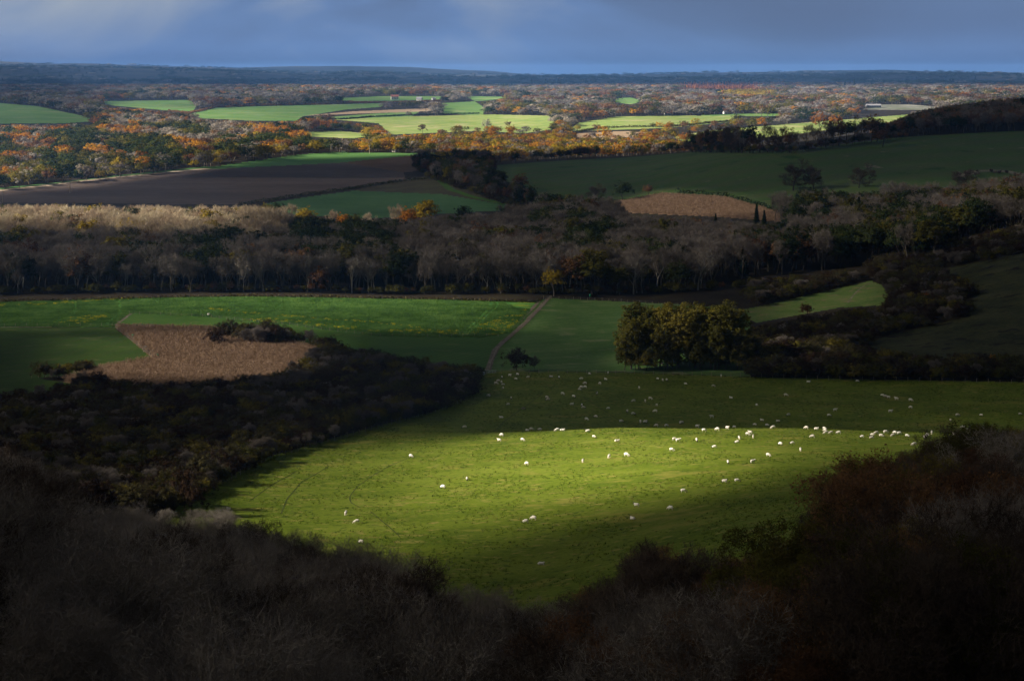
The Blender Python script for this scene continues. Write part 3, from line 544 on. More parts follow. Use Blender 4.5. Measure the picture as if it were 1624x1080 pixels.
def split_meshes(store):
    """trunk with limbs / crown of twigs and leaves, as two part meshes"""
    res = []
    for oj, t in PROTO[store]:
        me = oj.data
        tm = mesh_obj('trunk', t.wv, t.wf, me.materials[0], link=False).data; cmh = mesh_obj('crown', t.lv, t.lf, me.materials[1], link=False).data
        res.append((tm, cmh))
    return res
_split = {}
KIND = dict(bushy_near=('bare_tree', 'tree', 'bushy leafless tree'), copse_mid=('autumn_tree', 'tree', 'big olive green bushy tree'), bare_near=('bare_tree', 'tree', 'leafless grey tree'), brown_near=('bare_tree', 'tree', 'leafless brown tree'), rust_near=('autumn_tree', 'tree', 'rust leaved tree'), olive_near=('autumn_tree', 'tree', 'olive leaved tree'),
    bare_mid=('bare_tree', 'tree', 'leafless grey tree'), pale_mid=('bare_tree', 'tree', 'pale leafless tree'), birch_mid=('bare_tree', 'tree', 'white trunked bare tree'), dark_mid=('evergreen_tree', 'tree', 'round evergreen tree'),
    rust_mid=('autumn_tree', 'tree', 'rust brown tree'), olive_mid=('autumn_tree', 'tree', 'olive green tree'), yellow_mid=('autumn_tree', 'tree', 'yellow leaved tree'), orange_mid=('autumn_tree', 'tree', 'orange leaved tree'),
    scrub_near=('thorn_bush', 'bush', 'dark brown thorn bush'), thorn_near=('thorn_bush', 'bush', 'leafless thorn bush'), scruboli_near=('thorn_bush', 'bush', 'olive green bush'), fir_mid=('fir_tree', 'tree', 'dark pointed fir tree'),
    grey_far=('bare_tree', 'tree', 'grey leafless tree'), greypale_far=('bare_tree', 'tree', 'pale leafless tree'), rust_far=('autumn_tree', 'tree', 'rust brown tree'), orange_far=('autumn_tree', 'tree', 'orange tree'),
    yellow_far=('autumn_tree', 'tree', 'yellow tree'), olive_far=('autumn_tree', 'tree', 'olive tree'), dark_far=('evergreen_tree', 'tree', 'dark green round tree'), fir_far=('fir_tree', 'tree', 'dark pointed fir tree'), larch_far=('larch_tree', 'tree', 'orange larch tree'))
PL = []                                            # every plant: store, variant, x, y, z, rot, scale, width factor, zone, showing size
def put(store, x, y, h, zone, wf=1.0, big=0, z=None):
    z = float(H(x, y)) if z is None else z; sc = h / HT[store]
    PL.append(dict(s=store, v=int(rng.integers(len(PROTO[store]))), p=(x, y, z - .15), r=float(rng.random() * 6.283), k=sc, w=wf * (.9 + .25 * rng.random()), zone=zone, size=h / y * (1 + big)))
_pk = random.Random(3)
def pick(mix): return _pk.choices(list(mix), weights=list(mix.values()))[0]
def scatter(zone, px0, px1, d0, d1, spacing, mix, hr, cond=None, cap=None, wf=1.0, skip_fields=True, grow=0, clear=0):
    """jittered grid over a piece of land; mix may depend on the place"""
    pts = []; y = d0
    while y < d1:
        sp = spacing * (1 + grow * (y - d0) / (d1 - d0)); xa, xb = (px0 - CX) / F * y, (px1 - CX) / F * y; n = int((xb - xa) / sp) + 1
        xs = xa + (np.arange(n) + rng.random(n) * .9) * sp; ys = y + (rng.random(n) - .5) * sp * .9
        pts.append(np.stack([xs, ys], 1)); y += sp
    pts = np.concatenate(pts); z = H(pts[:, 0], pts[:, 1]); px, py = proj(pts[:, 0], pts[:, 1], z)
    ok = (pts[:, 1] > d0) & (pts[:, 1] < d1) & (px > px0) & (px < px1)
    if skip_fields: ok &= classify(pts[:, 0], pts[:, 1], z) < 0
    if cond is not None: ok &= cond(px, py, pts[:, 1])
    N1 = fbm(px * 1.3 + 50, pts[:, 1] * .4, 85, 3); N2 = fbm(px * 1.3 - 750, pts[:, 1] * .4, 70, 3)
    hh = hr[0] + (hr[1] - hr[0]) * rng.random(len(px)); tp = (ZC - z - hh) / pts[:, 1] * F + HY
    if clear:                                      # leave open the fields one sees over the trees
        blk = np.zeros(len(px), bool)
        for nm, poly, a0, a1 in FIELDS:
            if nm not in ('sheep_meadow', 'hill_pasture', 'rough_slope') or zone in ('far wood', 'valley wood'):
                for fr in (1, .7, .4): blk |= inpoly(px, tp * fr + py * (1 - fr), poly) & (np.asarray(a1) > pts[:, 1])
        ok &= ~(blk & (rng.random(len(px)) < clear))
    for i in np.where(ok)[0]:
        x, yy = pts[i]; a = px[i]; h = hh[i]; mm = mix(a, py[i], yy, N1[i], N2[i]) if callable(mix) else mix
        if cap is not None:
            top = (ZC - (cap(a) - HY) / F * yy - z[i]) * (.58 + .42 * rng.random())
            if top < 2.2: continue
            h = min(h, top)
        put(pick(mm), float(x), float(yy), float(h), zone, wf, 0, float(z[i]))
def row_of(zone, pts, spacing, mix, hr, wf=1.0, jit=2.0, big=0):
    """plants along a line of map points (px, py) or (px, ('d', distance))"""
    q = [W(a, b[1]) if isinstance(b, tuple) else P(a, b) for a, b in pts]
    for a, b in zip(q[:-1], q[1:]):
        n = max(1, int(np.linalg.norm(b[:2] - a[:2]) / spacing))
        for i in range(n):
            c = a + (b - a) * (i + rng.random() * .6) / n; put(pick(mix), c[0] + rng.normal() * jit * .5, c[1] + rng.normal() * jit * .5, hr[0] + (hr[1] - hr[0]) * rng.random(), zone, wf, big)
# ------------------------------------------------------------------ where the plants stand
SIL = ([-150, 0, 60, 75, 90, 150, 250, 400, 470, 560, 600, 650, 700, 730, 800, 900, 960, 1020, 1080, 1140, 1180, 1230, 1270, 1300, 1380, 1450, 1540, 1624, 1750],
       [640, 655, 690, 770, 815, 795, 812, 808, 846, 853, 868, 848, 895, 940, 955, 942, 900, 866, 852, 872, 905, 880, 775, 735, 728, 705, 676, 668, 655])
sil = lambda px: float(np.interp(px, *SIL))
FGLIM = lambda px: np.interp(px, [-150, 100, 300, 420, 550, 700, 850, 1000, 1200, 1320, 1450, 1624, 1800], [330, 370, 372, 330, 300, 268, 252, 252, 262, 285, 300, 315, 320])
def mix_fg(px, py, d, n, m):
    if px < 720: return dict(bare_near=.92, brown_near=.08) if n < .15 else dict(bare_near=.5, brown_near=.5)
    if px < 930: return dict(bare_near=.75, brown_near=.25)
    if px < 1150: return dict(brown_near=.62, rust_near=.3, bare_near=.08) if d > 165 else dict(rust_near=.4, brown_near=.3, bare_near=.3)
    if px < 1260: return dict(rust_near=.7, bare_near=.15, brown_near=.15)
    if d > 215: return dict(olive_near=.5, rust_near=.3, brown_near=.2)
    if n > .1: return dict(rust_near=.4, olive_near=.35, brown_near=.25)
    return dict(bare_near=.56, brown_near=.16, rust_near=.28)
scatter('fg', -300, 1960, 104, 380, 8.8, mix_fg, (11, 15.5), cond=lambda px, py, d: d < FGLIM(px), cap=lambda p_: max(sil(p_ - 60), sil(p_), sil(p_ + 60)) - 16, skip_fields=False, wf=1.12)
for px, d, st, h in ((232, 196, 'bare_near', 15), (650, 262, 'bare_near', 13.5), (1060, 232, 'brown_near', 13), (12, 235, 'bare_near', 15), (560, 285, 'bare_near', 9), (470, 290, 'bare_near', 9), (1180, 205, 'rust_near', 12), (1330, 262, 'olive_near', 11), (1545, 215, 'olive_near', 12)):
    c = W(px, d); top = ZC - (sil(px) - HY) / F * d - c[2]; put(st, c[0], c[1], min(h, max(6, top)), 'fg', 1.15, .02)
scatter('scrub', -220, 775, 330, 720, 4.3, lambda px, py, d, n, m: dict(scrub_near=.58, thorn_near=.22, scruboli_near=.20) if px > 60 or d > 420 else dict(thorn_near=.5, scrub_near=.5), (3.4, 5.8), cond=lambda px, py, d: (d > FGLIM(px)) & ~((px < 320) & (py < 530)), wf=1.1)
row_of('scrub', [(345, 545), (400, 548), (455, 552)], 3.2, dict(scrub_near=.8, thorn_near=.2), (6.5, 8), jit=5)
row_of('scrub', [(350, 538), (440, 540)], 3.5, dict(scrub_near=1), (6, 8), jit=4)
row_of('meadow edge', [(757, 597), (742, 630), (690, 653), (600, 677), (520, 699), (420, 728), (345, 767), (285, 802)], 3.0, dict(scrub_near=.5, scruboli_near=.35, thorn_near=.15), (2.6, 4.2))
for k, (a, b, h) in enumerate([(994, 1178, (13, 18)), (1004, 1172, (19, 22)), (1030, 1165, (19, 22.5))]):
    row_of('copse', [(a, ('d', 647 + 8 * k)), (b, ('d', 647 + 8 * k))], 4.2, dict(copse_mid=1), h, wf=.95)
row_of('copse', [(1170, ('d', 655)), (1215, ('d', 657))], 4.5, dict(copse_mid=1), (8, 11))
row_of('copse', [(984, ('d', 644)), (1225, ('d', 644))], 2.6, dict(copse_mid=.85, scruboli_near=.15), (6, 11))
row_of('thicket', [(1195, 596.5), (1400, 600.5), (1624, 604), (1800, 606)], 2.2, dict(scrub_near=.7, scruboli_near=.3), (3.6, 5.5), wf=1.2)
scatter('thicket', 1192, 1900, 622, 905, 4.8, lambda px, py, d, n, m: dict(scrub_near=.66, thorn_near=.16, scruboli_near=.18), (3.6, 6.2), cond=lambda px, py, d: (d < 862) | (px > 1380), wf=1.15, clear=1)
for px, py, st, h in ((1278, 506, 'rust_mid', 7), (1468, 480, 'orange_mid', 4.5), (1575, 580, 'orange_mid', 4), (1500, 470, 'rust_mid', 6), (878, 470, 'yellow_mid', 13)):
    c = P(px, py); put(st, c[0], c[1], h, 'thicket' if px > 900 else 'mid', 1.1, .004)
for px, py, h in ((326, 770, 8), (345, 757, 6), (292, 806, 8), (304, 816, 7)):
    c = P(px, py); put('scrub_near', c[0], c[1], h, 'meadow edge', .75, .002)
for px, py, st, h in ((820, 588, 'scrub_near', 7.8), (849, 589, 'thorn_near', 5)):
    c = P(px, py); put(st, c[0], c[1], h, 'lone', 1.0, .02)
def mix_mid(px, py, d, n, m):
    if d < 895 and px < 1330: return dict(birch_mid=.42, bare_mid=.42, olive_mid=.06, rust_mid=.05, dark_mid=.05)
    if px < 440 and d > 1010: return dict(pale_mid=.9, yellow_mid=.015, dark_mid=.03, rust_mid=.02, olive_mid=.035)
    if n > .22: return dict(dark_mid=.6, bare_mid=.3, olive_mid=.1)
    if px > 1150: return dict(bare_mid=.64, dark_mid=.08, olive_mid=.12, rust_mid=.13, fir_mid=.03)
    return dict(bare_mid=.80, dark_mid=.04, olive_mid=.035, rust_mid=.055, birch_mid=.07)
scatter('mid', -260, 1960, 852, 1295, 7.6, mix_mid, (12.5, 21), cond=lambda px, py, d: (d > 866) & ~((d > 1235) & (px > 440) & (px < 900)) & ~((px > 1130) & (px < 1420) & (d < 905)) & (d < 1240 + 55 * ((px < 440) | (px > 1150))) & ((px < 1480) | (d > 900)), wf=1.12, clear=1)
row_of('wood edge', [(-60, ('d', 866)), (300, ('d', 868)), (700, ('d', 866)), (1150, ('d', 868)), (1200, ('d', 866))], 3.4, dict(olive_mid=.34, rust_mid=.28, scruboli_near=.38), (2.6, 5.5), jit=3, wf=1.2)
for px, d, st, h in ((440, 1240, 'dark_mid', 16), (265, 1160, 'dark_mid', 17), (150, 1190, 'yellow_mid', 18), (385, 1180, 'dark_mid', 15), (485, 1190, 'yellow_mid', 17), (676, 1200, 'yellow_mid', 20), (650, 1185, 'orange_mid', 17), (545, 1180, 'orange_mid', 14), (560, 1180, 'olive_mid', 13), (462, 1200, 'pale_mid', 18), (520, 1190, 'pale_mid', 15), (628, 1195, 'pale_mid', 18),
                     (590, 1190, 'pale_mid', 13), (735, 1225, 'dark_mid', 15), (860, 1220, 'dark_mid', 13), (130, 960, 'dark_mid', 20), (200, 985, 'dark_mid', 19), (330, 960, 'dark_mid', 19), (540, 885, 'olive_mid', 14), (1135, 1150, 'fir_mid', 12), (1200, 1160, 'fir_mid', 15), (1212, 1150, 'fir_mid', 12), (1305, 1190, 'fir_mid', 19), (1430, 1215, 'fir_mid', 15), (1362, 1100, 'fir_mid', 20), (1480, 1215, 'fir_mid', 11), (228, 1050, 'orange_mid', 13), (980, 1030, 'rust_mid', 15)):
    c = W(px, d); put(st, c[0], c[1], h, 'mid', 1.1, .003)
# hedgerow wood in the middle, trees on the hill
GP = [(655, 264), (700, 243), (775, 255), (795, 302), (860, 334), (935, 342), (870, 346), (800, 326), (740, 303), (688, 287)]
scatter('hollow', 640, 950, 1220, 1900, 8.5, dict(bare_mid=.42, dark_mid=.33, rust_mid=.15, olive_mid=.1), (10, 15), cond=lambda px, py, d: inpoly(px, py, GP), skip_fields=False)
scatter('hollow', 640, 950, 1220, 1900, 6.5, dict(scrub_near=.7, scruboli_near=.3), (4, 6), cond=lambda px, py, d: inpoly(px, py, GP), skip_fields=False, wf=1.3)
row_of('hill', [(1522, 284), (1560, 276), (1600, 276), (1640, 284)], 3.5, dict(thorn_near=1), (2, 3.5), jit=12)
row_of('crest', [(700, 246), (780, 262), (900, 254), (1000, 247), (1110, 240)], 6.5, dict(dark_mid=.4, rust_mid=.3, bare_mid=.3), (6, 13), wf=1.2)
row_of('crest', [(1100, 242), (1190, 244), (1260, 243), (1330, 232), (1400, 224)], 7, dict(bushy_near=.35, bare_mid=.35, rust_mid=.2, dark_mid=.1), (16, 24))
row_of('crest', [(1100, 243), (1190, 245), (1260, 244), (1400, 225), (1440, 220)], 4.5, dict(dark_mid=.4, rust_mid=.3, olive_mid=.3), (4, 8), wf=1.3)
c = P(1400, 234); put('rust_mid', c[0], c[1], 16, 'crest', 1.35, .003)
SIL2 = lambda px: float(np.interp(px, [1380, 1420, 1470, 1540, 1624, 1900], [200, 190, 170, 152, 138, 120]))
scatter('hill wood', 1385, 1950, 1560, 2200, 9, dict(bare_mid=.5, rust_mid=.3, dark_mid=.2), (13, 19), cap=SIL2, wf=1.15)
for px, py, st, h in ((1258, 303, 'bare_mid', 22), (1291, 300, 'bare_mid', 17), (1362, 299, 'bare_mid', 17), (1535, 306, 'bare_mid', 16), (942, 322, 'brown', 14), (988, 320, 'dark_mid', 15), (1028, 312, 'rust_mid', 9), (825, 306, 'rust_mid', 15), (880, 336, 'dark_mid', 13), (905, 338, 'olive_mid', 11)):
    c = P(px, py); put('bushy_near' if st in ('brown', 'bare_mid') else st, c[0], c[1], h, 'hill', 1.35, .006)
# lit autumn woods across the valley and away to the horizon
def mix_aut(px, py, d, n, m):
    low = d < np.interp(px, [0, 300, 600], [1750, 1900, 2120])
    r = dict(orange_far=.05, rust_far=.12, olive_far=.12, grey_far=.12, greypale_far=.05, dark_far=.10, yellow_far=.03)
    if low: r.update(olive_far=.5, dark_far=.25, yellow_far=.16, rust_far=.1, grey_far=.2)
    elif px < 360 and d > 2100 and n < .2: r.update(greypale_far=.8, grey_far=.3)
    elif n > -.02: r.update(orange_far=.8, rust_far=.4)
    elif n < -.22: r.update(greypale_far=.3, olive_far=.5)
    else: r.update(rust_far=.6, grey_far=.3)
    if m > .2: r = dict(dark_far=.8, olive_far=.3)
    if px > 540: r.update(yellow_far=.35, olive_far=.45, orange_far=.3)
    return r
scatter('valley wood', -320, 705, 1500, 2720, 13, mix_aut, (8, 16), wf=1.3, clear=1)
row_of('poplars', [(845, 236), (960, 232), (1060, 226)], 9, dict(yellow_far=.3, olive_far=.3, orange_far=.15, rust_far=.25), (8, 13))
scatter('valley wood', 690, 1180, 1850, 2720, 12, lambda px, py, d, n, m: dict(orange_far=.25, yellow_far=.22, olive_far=.25, grey_far=.12, rust_far=.16), (8, 13), cond=lambda px, py, d: (py > 205) | (px > 870), wf=1.25, clear=.9)
for px, py, st, h in ((958, 225, 'orange_far', 20), (780, 222, 'orange_far', 18), (810, 222, 'orange_far', 17), (765, 225, 'yellow_far', 13), (390/3+540, 212, 'rust_far', 13), (772, 206, 'grey_far', 16), (806, 203, 'rust_far', 11), (740, 209, 'olive_far', 8), (730, 209, 'olive_far', 8), (690, 184, 'grey_far', 12), (648, 186, 'grey_far', 11), (1193, 206, 'olive_far', 16), (1208, 203, 'orange_far', 15), (1300, 205, 'orange_far', 22), (1325, 205, 'orange_far', 20)):
    c = P(px, py, 1900); put(st, c[0], c[1], h, 'valley wood', 1.1, .0005)
def mix_far(px, py, d, n, m):
    if 1085 < px < 1205 and d > 4700: return dict(larch_far=1)
    if 1145 < px < 1225 and 3900 < d < 4500: return dict(yellow_far=.8, larch_far=.2)
    r = dict(orange_far=.04, rust_far=.2, olive_far=.18, grey_far=.36, greypale_far=.10, dark_far=.12)
    if n > .1: r.update(rust_far=1.0, orange_far=.15)
    elif n < -.18: r.update(grey_far=1.2, greypale_far=.4)
    if m > .16: r.update(dark_far=1.0, olive_far=.6)
    elif m < -.22: r.update(olive_far=.9)
    return r
scatter('far wood', -330, 1960, 2720, 6300, 18, mix_far, (10, 17), clear=1, wf=1.7, grow=.9, cond=lambda px, py, d: ~((d < 3200) & (px > 1250)) | (fbm(px, d, 60, 2) > -.1))
HILLW = lambda px, py, d: (fbm(px * 2.2, d * .25, 120, 3) > -.05)
scatter('hills wood', -330, 1960, 6300, 13800, 46, lambda px, py, d, n, m: dict(dark_far=.75, grey_far=.05, fir_far=.2), (9, 15), wf=3.2, grow=1.2, cond=HILLW)
for px, d, h in ((843, 5900, 30), (865, 5900, 30), (875, 5800, 26), (889, 5900, 29), (1340, 5300, 27), (1355, 5300, 30)): c = W(px, d); put('fir_far', c[0], c[1], h, 'far wood', 1.2, .002)
# ------------------------------------------------------------------ which ones stand as things of their own
PL.sort(key=lambda e: e['p'][1]); cmin = np.full(1700, 2000.)
for e in PL:
    x, y, z = e['p']; h = HT[e['s']] * e['k']; px, pt = proj(x, y, z + h); _, pb = proj(x, y, z); wpx = max(1, .36 * h * e['w'] / y * F)
    a, b = int(max(0, px - wpx)), int(min(1624, px + wpx)); e['px'] = float(px); e['pt'] = float(pt); e['pb'] = float(pb)
    if b <= a: e['vis'] = 0; continue
    seg = cmin[a:b]; vis = np.clip(seg - pt, 0, min(pb, 1080) - pt) if pt < 1080 else np.zeros(b - a); e['vis'] = float(vis.sum()) * (1 if y > 230 else 2) + 40 * (e['size'] > 1e9)
    q = a + (b - a) // 6; r = b - (b - a) // 6; cmin[q:r] = np.minimum(cmin[q:r], pt + .12 * (pb - pt))
PL = [e for e in PL if not (e['vis'] <= 0 and e['p'][1] < 300)]
groups = {}
for e in PL: groups.setdefault(KIND[e['s']][0], []).append(e)
for k, es in groups.items():
    es.sort(key=lambda e: -e['vis'])
    for i, e in enumerate(es): e['own'] = i < 296 and e['vis'] > 8
ZP = {'fg': ('on the near slope', 'trees on the dark slope at the bottom'), 'scrub': ('in left scrub', 'bushes of the dark scrub bank'), 'meadow edge': ('at meadow\'s left edge', 'bushes along the left edge of the meadow'),
      'copse': ('in the fence copse', 'trees of the olive copse'), 'thicket': ('in the fence thicket', 'bushes of the dark thicket'), 'lone': ('standing alone at the far fence', None), 'mid': ('in the wide wood', 'trees of the wide dark wood'),
      'wood edge': ('at the wood edge', 'low trees along the wood edge'), 'hollow': ('in the dark hollow', 'trees of the dark hollow'), 'crest': ('on the hill crest', 'trees along the hill crest'),
      'hill wood': ('in the hilltop wood', 'trees of the hilltop wood'), 'hill': ('on the hill pasture', 'trees scattered on the hill pasture'), 'valley wood': ('in lit autumn wood', 'trees of the sunlit autumn woods'), 'poplars': ('beyond the hill crest', 'trees beyond the hill crest'),
      'far wood': ('in far woods', 'trees of the far woods'), 'hills wood': ('on blue hills', 'trees on the far hills')}
BINS = ['far left', 'outer left', 'mid left', 'inner left', 'left centre', 'centre left', 'centre right', 'right centre', 'inner right', 'mid right', 'outer right', 'far right']
ORD = ['first', 'second', 'third', 'fourth', 'fifth', 'sixth', 'seventh', 'eighth', 'ninth', 'tenth', 'eleventh', 'twelfth', 'thirteenth', 'fourteenth', 'fifteenth', 'sixteenth', 'seventeenth', 'eighteenth', 'nineteenth', 'twentieth']
ORD += [t_ + '-' + o_ for t_ in ('twenty', 'thirty', 'forty', 'fifty') for o_ in ORD[:9]]
NC = [0]
def place_tree(e):
    kn, cat, desc = KIND[e['s']]; near = e['p'][1] < 480 and e['vis'] > 60 or e['zone'] in ('lone', 'copse')
    if near:
        if e['s'] not in _split: _split[e['s']] = split_meshes(e['s'])
        tm, cmh = _split[e['s']][e['v']]; o = empty(kn, e['p'], e['r'])
        for n, me in (('trunk', tm), ('crown', cmh)):
            c = bpy.data.objects.new(n, me); COL.objects.link(c); c.parent = o
    else:
        o = bpy.data.objects.new(kn, PROTO[e['s']][e['v']][0].data); COL.objects.link(o); o.location = e['p']; o.rotation_euler = (0, 0, e['r'])
    o.scale = (e['k'] * e['w'], e['k'] * e['w'], e['k']); return o, cat, desc
own = [e for e in PL if e['own']]; rest = [e for e in PL if not e['own']]
byl = {}
for e in own:
    hs = HT[e['s']] * e['k']; e['o'], e['cat'], ds = place_tree(e)
    typ = {'fg': 12, 'mid': 16, 'scrub': 4.6, 'thicket': 5}.get(e['zone'], 12)
    size = '' if len(ds.split()) > 4 else 'tall ' if hs > typ * 1.12 else 'small ' if hs < typ * .8 else ''
    e['desc'] = size + ds; b = int(np.clip(e['px'] / 1624 * 12, 0, 11)); byl.setdefault((e['zone'], b, e['desc']), []).append(e)
for (zn, b, ds), es in byl.items():
    es.sort(key=lambda e: e['px'])
    es.sort(key=lambda e: e['p'][1]); rw = [es[i:i + 7] for i in range(0, len(es), 7)] if len(es) > 8 else [es]
    for j, sub in enumerate(rw):
        sub.sort(key=lambda e: e['px']); row = '' if len(rw) == 1 else (', front row' if j == 0 else f', {ORD[min(j, 55)]} row')
        for i, e in enumerate(sub):
            if zn == 'lone': lab = f'{ds} {ZP[zn][0]}'
            else: lab = f'{ds} {ZP[zn][0]}, {BINS[b]}{row}' + (f', {ORD[min(i, 55)]} from left' if len(sub) > 1 else '')
            tag(e['o'], lab.strip(), e['cat'], ZP[zn][1])
# the uncountable rest of each wood is one mass
def instancer(name, pts, rots, scls, idx, protos, label, cat, kind='stuff'):
    me = bpy.data.meshes.new(name); me.vertices.add(len(pts)); me.vertices.foreach_set('co', np.asarray(pts, np.float32).ravel())
    for an, ty, data, fld in (('rot', 'FLOAT_VECTOR', rots, 'vector'), ('scl', 'FLOAT_VECTOR', scls, 'vector'), ('idx', 'INT', idx, 'value')):
        a = me.attributes.new(an, ty, 'POINT'); a.data.foreach_set(fld, np.asarray(data, np.int32 if ty == 'INT' else np.float32).ravel())
    o = bpy.data.objects.new(name, me); COL.objects.link(o)
    pc = bpy.data.collections.new(name + '_kinds')
    for i, p in enumerate(protos):
        q = bpy.data.objects.new(f'{i:03d}_{name}_kind', p); pc.objects.link(q)
    g = bpy.data.node_groups.new(name + '_spread', 'GeometryNodeTree'); g.interface.new_socket('Geometry', in_out='INPUT', socket_type='NodeSocketGeometry'); g.interface.new_socket('Geometry', in_out='OUTPUT', socket_type='NodeSocketGeometry')
    gi = g.nodes.new('NodeGroupInput'); go = g.nodes.new('NodeGroupOutput'); ip = g.nodes.new('GeometryNodeInstanceOnPoints'); ci = g.nodes.new('GeometryNodeCollectionInfo')
    ci.inputs['Collection'].default_value = pc; ci.inputs['Separate Children'].default_value = True; ci.inputs['Reset Children'].default_value = True; ip.inputs['Pick Instance'].default_value = True
    def na(nm, ty): n = g.nodes.new('GeometryNodeInputNamedAttribute'); n.data_type = ty; n.inputs['Name'].default_value = nm; return [x for x in n.outputs if x.enabled and x.name == 'Attribute'][0]
    er = g.nodes.new('FunctionNodeEulerToRotation'); g.links.new(na('rot', 'FLOAT_VECTOR'), er.inputs[0]); g.links.new(er.outputs[0], ip.inputs['Rotation'])
    g.links.new(na('scl', 'FLOAT_VECTOR'), ip.inputs['Scale']); g.links.new(na('idx', 'INT'), ip.inputs['Instance Index'])
    g.links.new(gi.outputs[0], ip.inputs['Points']); g.links.new(ci.outputs[0], ip.inputs['Instance']); g.links.new(ip.outputs[0], go.inputs[0])
    md = o.modifiers.new('spread', 'NODES'); md.node_group = g; tag(o, label, cat, kind=kind); return o
MASS = {'fg': ('wood', 'dark leafless wood filling the slope at the bottom'), 'scrub': ('scrub', 'dark thorn scrub massed left of the meadow'), 'thicket': ('scrub', 'dark thorny thicket behind the meadow fence'), 'mid': ('wood', 'wide dark leafless wood behind the rape field'),
        'hollow': ('wood', 'dark trees massed in the hollow beside the ploughed field'), 'hill wood': ('wood', 'dark wood massed on top of the hill at right'), 'valley wood': ('wood', 'sunlit orange and olive autumn wood behind the ploughed field'),
        'far wood': ('wood', 'far grey and rust woods in patches of sun'), 'hills wood': ('wood', 'blue shaded woods covering the far hills')}
allp = [(s, v) for s in sorted(PROTO) for v in range(len(PROTO[s]))]
zs = {}
for e in rest:
    z = e['zone']; z = {'meadow edge': 'scrub', 'wood edge': 'mid', 'crest': 'hill wood', 'hill': 'hill wood', 'copse': 'thicket', 'poplars': 'valley wood', 'lone': 'thicket'}.get(z, z); zs.setdefault(z, []).append(e)
for z, es in zs.items():
    used = sorted({(e['s'], e['v']) for e in es}); ix = {k: i for i, k in enumerate(used)}
    instancer(MASS[z][0], [e['p'] for e in es], [(0, 0, e['r']) for e in es], [(e['k'] * e['w'], e['k'] * e['w'], e['k']) for e in es], [ix[(e['s'], e['v'])] for e in es], [PROTO[s][v][0].data for s, v in used], MASS[z][1], MASS[z][0])
print('PLANTS', len(PL), 'own', len(own), {k: len(v) for k, v in zs.items()}, {k: len(v) for k, v in groups.items()})
# ------------------------------------------------------------------ crops and grass that nobody could count
M['maizeleaf'] = leaf_mat('maize_leaves', [(.2, (.17, .105, .065)), (.5, (.27, .18, .12)), (.8, (.38, .27, .19))], .2, .4, nscale=.5)
M['rapeleaf'] = leaf_mat('rape_leaves', [(.2, (.045, .10, .024)), (.5, (.07, .145, .034)), (.8, (.11, .20, .05))], .25, .4, nscale=.1)
M['rapeflower'] = leaf_mat('rape_flowers', [(.2, (.28, .27, .012)), (.8, (.5, .44, .02))], .25)
M['tuft'] = leaf_mat('grass_tufts', [(.15, (.03, .06, .007)), (.4, (.065, .105, .013)), (.6, (.105, .14, .022)), (.85, (.21, .20, .055))], .3, .75, nscale=.15)
def stalks(seed, n, h, sp, wd, mat, droop=.5, name='stalk'):
    r = random.Random(seed); v = []; f = []
    for i in range(n):
        x, y = r.gauss(0, sp), r.gauss(0, sp); hh = h * r.uniform(.7, 1.1); a = r.random() * 6.28
        b = len(v); c, s_ = math.cos(a) * wd * .35, math.sin(a) * wd * .35; lx, ly = r.gauss(0, .1), r.gauss(0, .1)
        v += [(x - c, y - s_, 0), (x + c, y + s_, 0), (x + lx, y + ly, hh)]; f.append((b, b + 1, b + 2))
        for k in range(4):
            z = hh * r.uniform(.3, .9); a = r.random() * 6.28; l = hh * r.uniform(.2, .38); b = len(v); q = (-math.sin(a) * wd, math.cos(a) * wd)
            v += [(x + q[0] * .5, y + q[1] * .5, z), (x - q[0] * .5, y - q[1] * .5, z), (x + math.cos(a) * l * .6 - q[0], y + math.sin(a) * l * .6 - q[1], z + l * .35), (x + math.cos(a) * l * .6 + q[0], y + math.sin(a) * l * .6 + q[1], z + l * .35), (x + math.cos(a) * l, y + math.sin(a) * l, z + l * (.3 - droop))]
            f += [(b, b + 1, b + 2, b + 3), (b + 3, b + 2, b + 4)]
    return mesh_obj(name, v, f, mat, link=False).data
def tuft(seed, n, h, sp, wd, mat, name='tuft'):
    r = random.Random(seed); v = []; f = []
    for i in range(n):
        x, y = r.gauss(0, sp), r.gauss(0, sp); a = r.random() * 6.28; c, s_ = math.cos(a) * wd, math.sin(a) * wd; b = len(v); lx, ly = r.gauss(0, h * .5), r.gauss(0, h * .5)
        v += [(x - c, y - s_, -.03), (x + c, y + s_, -.03), (x + lx, y + ly, h * r.uniform(.6, 1.2))]; f.append((b, b + 1, b + 2))
    return mesh_obj(name, v, f, mat, link=False).data
def fill(names, d0, d1, px0, px1, sp, sel, label, cat, name, protos, sc=(.8, 1.2), zoff=0):
    k = [i for i, n in enumerate(FN) if n in names]; y = np.arange(d0, d1, sp); pts = []
    for yy in y:
        xa, xb = (px0 - CX) / F * yy, (px1 - CX) / F * yy; n = int((xb - xa) / sp); pts.append(np.stack([xa + (np.arange(n) + rng.random(n)) * sp, yy + (rng.random(n) - .5) * sp], 1))
    pts = np.concatenate(pts); z = H(pts[:, 0], pts[:, 1]); c = classify(pts[:, 0], pts[:, 1], z); ok = np.isin(c, k)
    pts, z = pts[ok], z[ok]; ix = sel(pts[:, 0], pts[:, 1]); ok = ix >= 0; pts, z, ix = pts[ok], z[ok], ix[ok]; n = len(pts); s = sc[0] + (sc[1] - sc[0]) * rng.random(n)
    return instancer(name, np.stack([pts[:, 0], pts[:, 1], z + zoff], 1), np.stack([np.zeros(n), np.zeros(n), rng.random(n) * 6.28], 1), np.stack([s, s, s], 1), ix, protos, label, cat)
